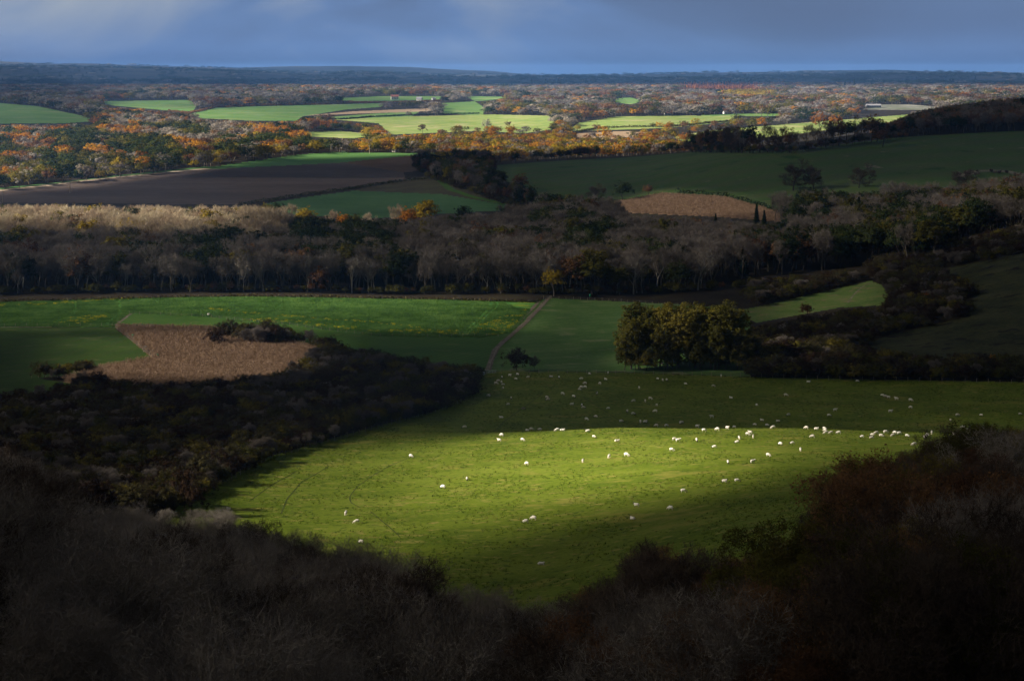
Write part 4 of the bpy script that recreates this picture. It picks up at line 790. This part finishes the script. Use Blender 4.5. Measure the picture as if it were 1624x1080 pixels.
fill(['maize_ground'], 560, 790, 90, 520, .95, lambda x, y: np.where(fbm(x, y, 14, 2) < -.42, -1, rng.integers(0, 3, len(x))), 'standing dry brown maize crop between the pasture and the scrub', 'maize crop', 'maize', [stalks(i, 5, 2.1, .33, .07, M['maizeleaf']) for i in range(3)])
fill(['maize_stubble'], 1100, 1500, 960, 1300, 1.6, lambda x, y: rng.integers(0, 2, len(x)), 'dry brown maize crop on the hill foot right of centre', 'maize crop', 'maize', [stalks(i + 7, 6, 1.9, .6, .12, M['maizeleaf']) for i in range(2)])
def rapesel(x, y):
    px, py = proj(x, y, H(x, y)); n = fbm(x * .18, y, 9, 3); r = rng.integers(0, 2, len(x))
    strip = (np.abs(py - np.interp(px, [-100, 0, 90, 250, 300], [487, 485, 481, 470, 400])) < 1.6) & (px < 230)
    strip |= (np.abs(py - np.interp(px, [330, 430, 560, 660], [490, 500, 509, 519])) < 1.3) & (px > 330) & (px < 665)
    strip |= (np.abs(py - np.interp(px, [430, 600, 750, 800], [508, 524, 529, 528])) < 3) & (n > -.1) & (px > 330)
    strip |= inpoly(px, py, [(755, 524), (765, 512), (800, 500), (835, 490), (822, 512), (800, 527)]) & (n > -.18)
    strip |= inpoly(px, py, [(90, 506), (170, 498), (172, 505), (130, 514), (95, 512)]) & (n > -.25)
    tram = (np.abs(px - np.interp(py, [486, 530], [779, 733])) < 2) | (np.abs(px - np.interp(py, [486, 530], [788, 741])) < 2)
    tram |= (np.abs(px - np.interp(py, [497, 516], [119, 75])) < 1.6) | (np.abs(px - np.interp(py, [497, 516], [190, 165])) < 1.8)
    bare = inpoly(px, py, [(800, 480), (850, 480), (845, 491), (818, 488)])
    return np.where(tram | bare, -1, np.where(strip & (rng.random(len(x)) < .13), 2, r))
fill(['rape_field'], 700, 895, -60, 860, .95, rapesel, 'leafy green rape crop with yellow flowering strips', 'crop', 'rape_crop', [tuft(21, 16, .42, .38, .12, M['rapeleaf']), tuft(22, 16, .36, .38, .12, M['rapeleaf']), tuft(23, 18, .55, .36, .09, M['rapeflower'])])
fill(['sheep_meadow'], 262, 640, 120, 1660, 1.35, lambda x, y: np.where(fbm(x, y, 7, 3) + .25 * rng.random(len(x)) < .06, -1, rng.integers(0, 3, len(x))), 'short tufted grass of the sheep meadow', 'grass', 'grass', [tuft(31 + i, 12, .25, .24, .04, M['tuft']) for i in range(3)], sc=(.6, 1.25))
# ------------------------------------------------------------------ tracks, sheep paths, verges
def strip(name, pts, wd, mat, off=.05, step=2.0, use_d=False):
    q = np.array([P(*p) for p in pts]); seg = np.r_[0, np.cumsum(np.linalg.norm(np.diff(q[:, :2], axis=0), axis=1))]; n = max(3, int(seg[-1] / step)); s = np.linspace(0, seg[-1], n)
    x, y = np.interp(s, seg, q[:, 0]), np.interp(s, seg, q[:, 1]); k = np.hanning(9)[1:-1]; k /= k.sum()
    if n > 12: x[3:-3] = np.convolve(x, k, 'valid'); y[3:-3] = np.convolve(y, k, 'valid')
    tx, ty = np.gradient(x), np.gradient(y); l = np.hypot(tx, ty); nx, ny = -ty / l, tx / l; w = wd / 2 * (1 + .35 * fbm(s, s * 0, 6, 2)); rowsv = []
    for a in (-1, -.33, .33, 1): X, Y = x + nx * w * a, y + ny * w * a; rowsv.append(np.stack([X, Y, H(X, Y) + off], 1))
    v = np.concatenate(rowsv); f = [(j * n + i, j * n + i + 1, (j + 1) * n + i + 1, (j + 1) * n + i) for j in range(3) for i in range(n - 1)]
    o = mesh_obj(name, v, f, mat, smooth=True); tag(o, kind='structure'); return o
M['track'] = ground_mat('track', [(.07, .055, .042), (.12, .10, .08), (.20, .17, .14)], 6, .8, .5, .2)
M['scar'] = ground_mat('scar', [(.05, .06, .03), (.12, .11, .075), (.22, .2, .15)], 3, .8, .6, .3)
M['trail'] = ground_mat('sheep_trail', [(.03, .045, .012), (.045, .06, .016), (.07, .08, .03)], 5, .5, .3, .1)
strip('track', [(869, 474), (853, 492), (836, 510), (820, 524), (800, 541), (787, 553), (779, 572), (774, 588)], 2.2, M['track'], .08)
strip('track', [(855, 478), (842, 492), (826, 508), (812, 522)], 1.6, M['margin'] if 0 else M['track'], .06)
strip('track', [(180, 517), (190, 508), (205, 498)], 3, M['track'], .06)
strip('track', [(-40, 520), (60, 519), (120, 518), (180, 517)], 1.2, M['track'], .06)
for pts in ([(655, 724), (622, 738), (592, 754), (566, 772), (554, 788), (556, 798), (572, 806)], [(588, 812), (604, 826), (622, 840), (634, 852)], [(520, 741), (478, 765), (455, 792), (446, 815)], [(468, 749), (430, 770), (395, 796)], [(985, 683), (1010, 676)], [(860, 625), (800, 668), (770, 690)], [(925, 630), (985, 668), (1010, 676)]):
    strip('footpath', pts, .24, M['trail'], .035, 1.2)
strip('footpath', [(1380, 449), (1366, 456), (1354, 468), (1345, 480)], .8, M['scar'], .05)
strip('verge', [(690, 280), (712, 300), (745, 312), (800, 325), (850, 335)], 6, M['valley'], .15, 4)
strip('field_margin', [(-60, 320), (0, 303), (120, 289.5), (240, 277), (300, 271), (330, 268.5)], 9, M['margin'], .25, 5)
strip('verge', [(-60, 312), (0, 300), (120, 288), (240, 275), (330, 266)], 9, M['strip'], .2, 5)

for pts, wd in (([(1372, 266), (1385, 264), (1396, 268)], 9), ([(1520, 282), (1550, 272), (1590, 272), (1630, 280)], 14), ([(1306, 307), (1320, 306), (1330, 308)], 2.5), ([(1430, 299), (1441, 298)], 2.5), ([(1520, 305), (1530, 308)], 4), ([(1575, 299), (1590, 297)], 2.5), ([(1180, 302), (1190, 301)], 2), ([(1345, 286), (1360, 290)], 2)):
    strip('chalk_scar', pts, wd * .6, M['scar'], .12, 2.5)
# ------------------------------------------------------------------ small built things
M['post'] = plain('fence_post', (.26, .22, .17)); M['wire'] = plain('fence_wire', (.3, .3, .3), .4, .8); M['steel'] = plain('galvanised_steel', (.45, .5, .56), .35, .7)
M['plasticgreen'] = plain('green_plastic', (.01, .22, .10), .5); M['blackwrap'] = plain('black_wrap', (.03, .028, .035), .3, 0, 6, .4, .5); M['wrapend'] = plain('wrap_end', (.16, .13, .12), .4)
M['wood'] = plain('weathered_wood', (.28, .24, .19)); M['white'] = plain('white_render', (.55, .54, .50)); M['brick'] = plain('brick', (.30, .12, .08)); M['tile'] = plain('roof_tile', (.26, .10, .07)); M['slate'] = plain('roof_slate', (.2, .2, .22)); M['glass'] = plain('window_glass', (.04, .05, .07), .1)
M['barn'] = plain('barn_sheet', (.2, .21, .23), .5)
def fence(name, pts, label, group, sp=4.0, h=1.2, wires=3, rails=False, pw=.13):
    q = np.array([P(*p) if not isinstance(p[1], tuple) else W(p[0], p[1][1]) for p in pts]); seg = np.r_[0, np.cumsum(np.linalg.norm(np.diff(q[:, :2], axis=0), axis=1))]; n = min(100, max(2, int(seg[-1] / sp) + 1)); s = np.linspace(0, seg[-1], n)
    x, y = np.interp(s, seg, q[:, 0]), np.interp(s, seg, q[:, 1]); z = H(x, y); root = empty(name, (float(x[0]), float(y[0]), float(z[0])))
    mbp = MB(); mbp.tube([(0, 0, -.3), (0, 0, h * .6), (.01, 0, h + .08)], [pw / 2, pw / 2, pw / 2.3], 6); pm = mbp.build('post', M['post'], link=False).data
    for i in range(n):
        o = bpy.data.objects.new('post', pm); COL.objects.link(o); o.parent = root; o.location = (x[i] - x[0], y[i] - y[0], z[i] - z[0]); o.rotation_euler = (rng.normal() * .03, rng.normal() * .03, rng.random() * 6); o.scale = (1, 1, .92 + .2 * rng.random())
    for k in range(wires):
        mb = MB(); zz = h * (.3 + .65 * k / max(1, wires - 1)); pp = [(x[i] - x[0], y[i] - y[0], z[i] - z[0] + zz) for i in range(n)]
        mb.tube(pp, [.045 if rails else .008] * n, 4); mb.build('rail' if rails else 'wire', M['wood'] if rails else M['wire'], root)
    tag(root, label, 'fence', group); return root
fence('field_fence', [(760, 596), (800, 591), (1000, 594), (1100, 596), (1190, 599)], 'post and wire fence between the sheep meadow and the paddock', 'field fences', 3.2)
fence('field_fence', [(1190, 600), (1400, 604), (1660, 609)], 'post and wire fence along the foot of the dark thicket', 'field fences', 3.6)
fence('field_fence', [(742, 634), (690, 655), (600, 680), (520, 702), (420, 732), (345, 772)], 'post and wire fence below the scrub at the meadow\'s left edge', 'field fences', 3.4)
fence('rail_fence', [(872, 474), (856, 492), (838, 511), (822, 526), (803, 542), (790, 555), (781, 573), (776, 589)], 'pale wooden rail fence beside the track to the wood', 'field fences', 2.6, 1.25, 3, True, .16)
fence('field_fence', [(183, 520), (210, 541), (245, 571)], 'short fence between the left pasture and the maize', 'field fences', 2.5)
fence('field_fence', [(205, 498), (330, 503), (430, 513), (600, 534), (790, 534)], 'low fence along the lower side of the rape field', 'field fences', 4.5, 1.1)
fence('field_fence', [(875, 474), (960, 477), (1075, 485)], 'post and wire fence between paddock and wood', 'field fences', 3.2)
fence('field_fence', [(50, 600), (75, 598), (100, 600)], 'short fence end on the left pasture beside the maize tip', 'field fences', 2.2)
fence('field_fence', [(-10, 519), (80, 518), (178, 518)], 'fence between the left pasture and the rape field', 'field fences', 4)
def at(o, p, rz=0): o.location = tuple(p); o.rotation_euler = (0, 0, rz); return o
# pen of hurdles and a trough at the meadow corner
g = empty('metal_hurdle', P(770, 592), .1)
for k, a in enumerate((-2.4, 0, 2.4)):
    mb = MB()
    for zz in (.15, .42, .7, 1.0): mb.tube([(a - 1.15, .05 * k, zz), (a + 1.15, .05 * k, zz)], [.03, .03], 6)
    for xx in (-1.15, 0, 1.15): mb.tube([(a + xx, .05 * k, 0), (a + xx, .05 * k, 1.08)], [.03, .03], 6)
    mb.build('panel', M['steel'], g)
tag(g, 'row of metal hurdles at the meadow corner by the scrub', 'hurdle')
def trough(px, py, rz, label, sc=1.0):
    r = empty('water_trough', P(px, py), rz); r.scale = (sc, sc, sc); mb = MB(); mb.box((0, -.3, .35), (2.6, .05, .45)); mb.box((0, .3, .35), (2.6, .05, .45)); mb.box((-1.3, 0, .35), (.05, .65, .45)); mb.box((1.3, 0, .35), (.05, .65, .45)); mb.box((0, 0, .15), (2.6, .62, .05)); mb.build('tank', M['steel'], r)
    for xx in (-1.05, 1.05): m2 = MB(); m2.box((xx, 0, .06), (.1, .6, .14)); m2.build('leg', M['steel'], r)
    m3 = MB(); m3.box((0, 0, .5), (2.5, .54, .01)); m3.build('water', M['steel'], r); return tag(r, label, 'trough')
trough(757, 595, -.12, 'long shining metal trough beside the hurdles at the meadow corner', 1.9); trough(749, 593.4, -.12, 'smaller shining metal trough half hidden by the scrub', 1.5)
for px, py, nm, lb in ((868, 470.5, 'field_gate', 'wooden gate where the track meets the wood'),):
    r = empty(nm, P(px, 474), .1)
    for xx in (-1.7, 1.7): m2 = MB(); m2.tube([(xx, 0, -.2), (xx, 0, 1.5)], [.11, .1], 7); m2.build('gate_post', M['wood'], r)
    m2 = MB()
    for zz in (.3, .55, .8, 1.1): m2.box((0, 0, zz), (3.2, .05, .09))
    m2.box((0, .05, .7), (.09, .05, .9)); m2.box((-1.55, .05, .7), (.09, .05, .95)); m2.box((1.55, .05, .7), (.09, .05, .95)); m2.build('bars', M['wood'], r); tag(r, lb, 'gate')
# wrapped bales in a row, feeders
BD = [(201, 'pale topped black wrapped bale, leftmost of the row'), (209, 'pale topped black wrapped bale, second from left in the row'), (216, 'wrapped bale behind the green feeder, third from left'), (226, 'pale topped wrapped bale in the middle of the row'), (233, 'dark wrapped bale, third from the right end of the row'), (241, 'dark wrapped bale, second from the right end'), (248, 'dark wrapped bale at the right end of the row')]
mb = MB(); n = 18
prof = [(-.62, .45), (-.6, .6), (-.5, .66), (.5, .66), (.6, .6), (.62, .45)]
vs = [(x_, r_ * math.cos(6.2832 * k / n), .64 + r_ * math.sin(6.2832 * k / n)) for x_, r_ in prof for k in range(n)]
mb.add(vs, [(i * n + k, i * n + (k + 1) % n, (i + 1) * n + (k + 1) % n, (i + 1) * n + k) for i in range(5) for k in range(n)]); mb.add([(-.625, .45 * math.cos(6.2832 * k / n), .64 + .45 * math.sin(6.2832 * k / n)) for k in range(n)], [tuple(range(n))[::-1]], 1); mb.add([(.625, .45 * math.cos(6.2832 * k / n), .64 + .45 * math.sin(6.2832 * k / n)) for k in range(n)], [tuple(range(n))], 1)
balm = mb.build('wrapped_bale', [M['blackwrap'], M['wrapend']], smooth=True, link=False).data
for px, lb in BD:
    o = bpy.data.objects.new('wrapped_bale', balm); COL.objects.link(o); o.scale = (1.15, 1.15, 1.15); at(o, P(px, 520.5), 1.35 + rng.normal() * .15); tag(o, lb, 'bale', 'wrapped bales in a row beside the maize')
def feeder(px, py, label):
    r = empty('game_feeder', P(px, py)); mb = MB(); mb.tube([(0, 0, .55), (0, 0, .62), (0, 0, 1.35), (0, 0, 1.42)], [.12, .33, .33, .25], 14); mb.build('barrel', M['plasticgreen'], r, True)
    m2 = MB(); m2.tube([(0, 0, 1.42), (0, 0, 1.5)], [.35, .3], 14); m2.build('lid', M['plasticgreen'], r)
    for k in range(3): a = 2.09 * k; m3 = MB(); m3.tube([(.25 * math.cos(a), .25 * math.sin(a), .62), (.4 * math.cos(a), .4 * math.sin(a), -.05)], [.025, .025], 5); m3.build('leg', M['wood'], r)
    r.scale = (1.25, 1.25, 1.25); return tag(r, label, 'feeder', 'green feeders at the crop edges')
for px, py, lb in ((216, 522, 'green barrel feeder in front of the wrapped bales'), (211, 538.5, 'green barrel feeder halfway down the maize\'s left edge'), (250, 569.5, 'green barrel feeder at the notch of the maize'), (936, 473.5, 'green barrel feeder at the wood edge above the paddock'), (1202, 330, 'green barrel feeder at the far maize on the hill foot')): feeder(px, py, lb)
r = empty('mineral_tub', P(331, 500.5)); mb = MB(); mb.tube([(0, 0, 0), (0, 0, .15), (0, 0, .7)], [.42, .5, .55], 12); mb.build('tub', M['white'], r); m2 = MB(); m2.tube([(0, 0, .7), (0, 0, .76)], [.6, .58], 12); m2.build('lid', M['white'], r); tag(r, 'small white tub at the lower edge of the rape field', 'tub')
# power line poles
PO = [(4, 322, 'leftmost wooden power pole in the pale strip of the ploughed field'), (111, 306.5, 'tall wooden power pole standing in the ploughed field, second from the left'), (190, 283.5, 'wooden power pole on the ploughed field\'s far edge, third from left'), (263, 275, 'wooden power pole on the pale field margin, fourth from left'), (334, 264, 'wooden power pole by the green strip, fifth from left'), (402, 254, 'wooden power pole beside the dark field edge trees, sixth from left'), (466, 248, 'pale power pole at the top of the green strip'), (525, 243, 'pale power pole against the trees right of centre strip'), (586, 244, 'pale power pole near the parked van'), (692, 243, 'pale power pole just left of the dark hollow trees')]
for px, py, lb in PO:
    p = P(px, py); r = empty('power_pole', p); mb = MB(); mb.tube([(0, 0, -1), (0, 0, 4), (0, 0, 9)], [.26, .23, .2], 8); mb.build('pole', M['wood'], r); m2 = MB(); m2.box((0, 0, 8.6), (3.2, .2, .26)); m2.build('crossarm', M['wood'], r)
    for xx in (-1.4, 0, 1.4): m3 = MB(); m3.tube([(xx, 0, 8.7), (xx, 0, 9.05), (xx, 0, 9.2)], [.07, .12, .05], 6); m3.build('insulator', M['white'], r)
    tag(r, lb, 'power pole', 'power poles across the ploughed field')
# houses and sheds far off
def house(name, px, py, w_, dp, eh, rh, wall, roof, rz, label, cat='house', chim=1, wins=3, s=1.0, dmin=1500):
    p = P(px, py, dmin); r = empty(name, p, rz); r.scale = (s, s, s); mb = MB(); mb.box((0, 0, eh / 2 - .5), (w_, dp, eh + 1)); mb.add([(-w_ / 2, -dp / 2, eh), (-w_ / 2, dp / 2, eh), (-w_ / 2, 0, eh + rh * .96)], [(0, 1, 2)]); mb.add([(w_ / 2, -dp / 2, eh), (w_ / 2, dp / 2, eh), (w_ / 2, 0, eh + rh * .96)], [(2, 1, 0)]); mb.build('wall', wall, r)
    m2 = MB(); o_ = .4
    for sgn in (-1, 1):
        A = [(-w_ / 2 - o_, sgn * (dp / 2 + o_), eh - .25), (w_ / 2 + o_, sgn * (dp / 2 + o_), eh - .25), (w_ / 2 + o_, 0, eh + rh), (-w_ / 2 - o_, 0, eh + rh)]; B = [(a, b, c - .2) for a, b, c in A]; m2.add(A + B, [(0, 1, 2, 3), (7, 6, 5, 4), (0, 4, 5, 1), (1, 5, 6, 2), (3, 7, 4, 0)])
    rf = m2.build('roof', roof, r)
    for k in range(chim): m3 = MB(); m3.box(((-.3 + .6 * k) * w_, .3, eh + rh + .2), (.9, .7, 1.8)); m3.build('chimney', M['brick'], rf)
    for k in range(wins):
        for zz in ([eh * .3, eh * .75] if eh > 4 else [eh * .5]): m4 = MB(); m4.box(((k + .5) / wins * w_ - w_ / 2, -dp / 2 - .03, zz), (1.1, .1, 1.1)); m4.build('window', M['glass'], r)
    m5 = MB(); m5.box((w_ * .12, -dp / 2 - .05, 1.0), (1.0, .14, 2.0)); m5.build('door', M['wood'], r); return tag(r, label, cat)
house('farmhouse', 626, 158.5, 12, 7, 5, 3, M['white'], M['tile'], .15, 'white farmhouse with red tiled roof among trees beyond the green fields', chim=2, s=1.25)
house('cottage', 665, 160, 9, 6, 3.2, 3, M['white'], M['slate'], -.3, 'small white cottage just right of the red roofed farmhouse', s=1.2)
house('cottage', 688, 159, 8, 6, 3, 2.5, M['white'], M['slate'], .3, 'small grey roofed outbuilding right of the white cottage', s=.9)
house('cottage', 1060, 183, 11, 7, 3.4, 3, M['white'], M['tile'], .1, 'white cottage with brown roof above the pale field right of centre', s=1.1)
house('cottage', 1150, 181, 7, 5, 3, 2.5, M['white'], M['slate'], .4, 'tiny white cottage among trees right of the brown roofed cottage', s=.9)
house('cottage', 625, 241.5, 7, 6, 3.4, 3.4, M['white'], M['tile'], 1.3, 'cottage gable peeping out behind the green strip', s=.8, dmin=1700)
house('barn', 1385, 171, 26, 12, 4, 2.5, M['barn'], M['slate'], .05, 'long grey roofed barn in the far village clearing', 'barn', 0, 6)
van = empty('parked_van', P(545, 243, 1700), .1); mb = MB(); mb.add([(-2.4, -.9, .45), (2.4, -.9, .45), (2.4, -.9, 1.2), (1.7, -.9, 2.1), (-2.4, -.9, 2.2), (-2.4, .9, .45), (2.4, .9, .45), (2.4, .9, 1.2), (1.7, .9, 2.1), (-2.4, .9, 2.2)], [(0, 1, 2, 3, 4), (9, 8, 7, 6, 5), (0, 5, 6, 1), (1, 6, 7, 2), (2, 7, 8, 3), (3, 8, 9, 4), (4, 9, 5, 0)]); mb.build('body', M['white'], van)
m2 = MB(); m2.add([(2.32, -.78, 1.3), (2.32, .78, 1.3), (1.8, .76, 2.0), (1.8, -.76, 2.0)], [(0, 1, 2, 3)]); m2.build('windscreen', M['glass'], van)
for xx in (-1.5, 1.5):
    for yy in (-.88, .88): m3 = MB(); m3.tube([(xx, yy - .1, .36), (xx, yy + .1, .36)], [.36, .36], 12); m3.build('wheel', M['blackwrap'], van)
tag(van, 'white van parked before the trees behind the green strip', 'van')
# hedges
def hedge(pts, h, wd, mat, label, group='clipped and straggling field hedges', sp=1.0, leaf=.4):
    q = np.array([P(*p) for p in pts]); seg = np.r_[0, np.cumsum(np.linalg.norm(np.diff(q[:, :2], axis=0), axis=1))]; n = int(seg[-1] / sp * 7); s = rng.random(n) * seg[-1]; x, y = np.interp(s, seg, q[:, 0]) + rng.normal(size=n) * wd * .35, np.interp(s, seg, q[:, 1]) + rng.normal(size=n) * wd * .35
    hh = h * (.75 + .5 * (fbm(s, s * 0, 9, 3) + .5)); z = H(x, y) + rng.random(n) * hh; t = Tree(int(n)); t.leaves(np.stack([x, y, z], 1), 2, leaf * .6, leaf, 1); a0 = np.array(t.lv); c = a0.mean(0); c[2] = a0[:, 2].min()
    o = mesh_obj('hedge', a0 - c, t.lf, mat); o.location = tuple(c); tag(o, label, 'hedge', group)
hedge([(380, 326), (450, 316), (540, 303), (640, 288), (690, 283)], 2.2, 2.5, M['dark'], 'dark hedge between the ploughed field and the blue green field')
hedge([(1075, 306), (1150, 314), (1200, 326), (1250, 345)], 3, 3, M['dark'], 'dark hedge between the brown maize and the hill pasture')
hedge([(1240, 340), (1262, 346), (1290, 350)], 3.5, 4, M['scrub'], 'short ragged hedge right of the far maize')
hedge([(860, 478), (845, 480), (700, 476), (500, 472), (300, 472), (0, 479)], 1.0, 1.5, M['scrub'], 'low brown bank hedge at the foot of the wide wood')
hedge([(186, 521), (212, 540), (246, 569)], 1.3, 1.6, M['grey'], 'grey bramble hedge between pasture and maize', leaf=.25)
hedge([(915, 210), (960, 204), (1060, 202), (1160, 193)], 2.6, 3.5, M['olive'], 'straggling hedge below the pale field right of centre', leaf=.7)
hedge([(480, 187), (540, 190), (640, 184), (700, 182), (760, 181)], 2.2, 3, M['dark'], 'thin dark hedge above the large pale field', leaf=.7)
hedge([(535, 162), (600, 164), (700, 161)], 2.6, 4, M['rust'], 'brown hedge between the far green fields', leaf=.8)
hedge([(268, 177), (300, 181), (340, 171), (420, 168), (600, 164)], 2.6, 4, M['rust'], 'brown hedge along the top of the lit green field at left', leaf=.8)
# ------------------------------------------------------------------ sheep
M['fleece'] = leaf_mat('fleece', [(.2, (.70, .65, .57)), (.5, (.80, .76, .69)), (.8, (.88, .85, .79))], 0, .75); M['faceblack'] = plain('dark_face', (.035, .03, .028)); M['facepale'] = plain('pale_face', (.62, .55, .46))
M['dirty'] = plain('dirty_fleece', (.26, .21, .19))
def sheep_mesh(name, pose, face, fleece):
    lie = pose == 'lying'; zb = .34 if lie else .66
    V = [(-.42, 0, zb), (-.05, 0, zb + .02), (.32, 0, zb)]; Rr = [.24, .275, .24]; E = [(0, 1), (1, 2)]
    if pose == 'grazing': hd = [(.58, 0, zb - .1), (.72, 0, zb - .36), (.84, 0, zb - .55)]
    elif pose == 'standing': hd = [(.54, 0, zb + .18), (.66, 0, zb + .32), (.84, 0, zb + .26)]
    else: hd = [(.52, 0, zb + .16), (.64, 0, zb + .28), (.80, 0, zb + .22)]
    b = len(V); V += hd; Rr += [.13, .09, .06]; E += [(2, b), (b, b + 1), (b + 1, b + 2)]
    b = len(V); V += [(-.62, 0, zb + .02), (-.68, 0, zb - .12)]; Rr += [.07, .04]; E += [(0, b), (b, b + 1)]
    for root, x in ((0, -.46), (2, .34)):
        for s in (-1, 1):
            b = len(V)
            if lie: V += [(x + .06, s * .2, .2), (x + .28, s * .22, .07)]; Rr += [.1, .05]; E += [(root, b), (b, b + 1)]
            else: V += [(x, s * .13, .42), (x + .02 * (1 if x > 0 else -2), s * .13, .22), (x, s * .13, .02)]; Rr += [.085, .045, .042]; E += [(root, b), (b, b + 1), (b + 1, b + 2)]
    for s in (-1, 1): b = len(V); h = hd[1]; V += [(h[0] - .04, s * .16, h[2] + .05)]; Rr += [.03]; E += [(len(V) - 1, V.index(h))]
    me = bpy.data.meshes.new(name); me.from_pydata(V, E, []); me.update(); o = bpy.data.objects.new(name, me); COL.objects.link(o)
    md = o.modifiers.new('skin', 'SKIN'); sv = me.skin_vertices[0].data
    for i, r_ in enumerate(Rr): sv[i].radius = (r_, r_); sv[i].use_root = i == 1
    md.use_smooth_shade = True; sb = o.modifiers.new('sub', 'SUBSURF'); sb.levels = 2
    dg = bpy.context.evaluated_depsgraph_get(); m2 = bpy.data.meshes.new_from_object(o.evaluated_get(dg)); bpy.data.objects.remove(o); m2.materials.clear(); m2.materials.append(fleece); m2.materials.append(face)
    for p in m2.polygons:
        c = p.center; hx = hd[0][0] + .05; p.material_index = 1 if (c.x > hx and abs(c.y) < .25) or (c.z < .3 and not lie) or (lie and c.z < .12) else 0; p.use_smooth = True
    return m2
SM = {(ps, fc): sheep_mesh('sheep', ps, M['faceblack'] if fc == 'dark' else M['facepale'], M['fleece']) for ps in ('grazing', 'standing', 'lying') for fc in ('dark', 'pale')}
brown_sheep = sheep_mesh('sheep', 'grazing', M['faceblack'], M['dirty'])
S3 = '768,475 806,466 843,461 834,484 893,475 1002,468 1040,476 1185,455 1273,453 1145,482 1262,485 750,492 741,505 766,500 773,509 773,524 1163,502 1163,521 1138,532 1145,523 1234,505 1057,553 1220,551 705,563 812,573 983,571 986,582 1110,567 797,603 870,624 1101,606 1148,608 1156,620 1273,622 765,663 1171,674 1214,662 589,713 889,724 909,721 948,724 1031,727 1056,724 1177,728 766,750 755,775 867,772 1207,758 1316,777 336,852 886,886 1153,875 1278,854 1362,845 602,960 487,1000 1577,820 1590,771 1607,776 1421,525 1394,587 1450,587 1475,577 1505,604 1364,637 1393,650 1497,638 1337,685 1427,687 1450,688 1502,705 1551,705 1617,692 1510,482 1533,487 1552,487'
S4 = '22,500 154,515 190,465 237,567 497,557 359,602 604,496 836,491 731,629 702,653 508,653 953,558 967,563 982,568 1020,576 1088,581 1087,614 992,636 1310,653 1421,652 1276,675 1607,648 1334,708 145,662 3,686 78,706 110,724 172,719 220,713 252,708 349,697 383,678 409,699 436,710 459,678 593,712 642,719 680,714 681,723 686,736 710,734 746,735 622,753 328,734 317,743 342,753 276,760 266,781 75,772 158,804 470,789 527,785 566,816 414,843 223,876 340,873 207,968 267,964 13,1013 857,755 905,745 902,756 924,738 950,751 970,733 1012,734 1004,747 1035,738 1072,750 1104,791 1167,741 1187,735 1160,754 1153,759 1297,742 1358,722 1230,790 1285,785 1228,812'
S7 = '725,173 1097,189 1131,216 1145,283'; S8 = '395,165 502,174 383,203 92,350 43,217 68,207'
pr = lambda s, ox, oy, k: [(ox + float(a.split(',')[0]) * k, oy + float(a.split(',')[1]) * k) for a in s.split()]
SP = pr(S3, 540, 440, 1 / 3) + pr(S4, 1080, 440, .335) + pr(S7, 0, 720, .5) + pr(S8, 812, 720, .5)
def zone_of(px, py, d):
    if d > 596: return 'close below the far fence', 'far'
    if d > 553: return 'in the shaded middle of the meadow', 'mid'
    if d > 526: return 'in shade just behind the meadow crest', 'back'
    if d > 484: return 'on the bright crest of the meadow', 'crest'
    if py > 850: return 'near the dark treetops at the bottom', 'low'
    return 'on the sunlit front slope', 'front'
sr = random.Random(42); allS = []
for i, (px, py) in enumerate(SP):
    p = P(px, py + 2.2); brown = abs(px - 830) < 2 and abs(py - 648) < 3
    ps = sr.choices(['grazing', 'standing', 'lying'], [.72, .18, .10])[0]; fc = sr.choices(['dark', 'pale'], [.5, .5])[0]
    dirn = sr.choice([('facing left', math.pi), ('facing right', 0.), ('seen end on', -math.pi / 2), ('turned half left', math.pi * .8), ('turned half right', -.6)]); rz = dirn[1] + sr.gauss(0, .15)
    o = bpy.data.objects.new('sheep', brown_sheep if brown else SM[(ps, fc)]); COL.objects.link(o); s = sr.uniform(.86, 1.05); o.location = (float(p[0]), float(p[1]), float(p[2]) - .02); o.rotation_euler = (0, 0, rz); o.scale = (s, s, s)
    zt, zk = zone_of(px, py, p[1]); allS.append((o, px, p, ('brown' if brown else 'white'), ps, fc, dirn[0], zt))
cells = {}
for t in allS: cells.setdefault((t[7], int(t[1] / 1624 * 12)), []).append(t)
for (zt, b), ts in cells.items():
    ts.sort(key=lambda t: t[1])
    for i, t in enumerate(ts):
        o, px, p, colr, ps, fc, dr, _ = t; lab = f'{colr} {ps} sheep {zt}, {BINS[b]}' + (f', {ORD[i]} from left' if len(ts) > 1 else '')
        tag(o, lab, 'sheep', 'sheep spread over the meadow')
HAZE = 3.8e-5
# ------------------------------------------------------------------ haze
zmin = -4; zmax = 190
mb = MB(); mb.box((0, 4400, (zmin + zmax) / 2), (60400, 27200, zmax - zmin))
hm = bpy.data.materials.new('haze'); hm.use_nodes = True; t = hm.node_tree; t.nodes.clear()
o = N(t, 'ShaderNodeOutputMaterial'); pv = N(t, 'ShaderNodeVolumePrincipled'); pv.inputs['Color'].default_value = (.2, .45, 1, 1); pv.inputs['Density'].default_value = HAZE
pv.inputs['Anisotropy'].default_value = 0.0
t.links.new(pv.outputs[0], o.inputs['Volume'])
hz = mb.build('haze', hm); tag(hz, kind='stuff')
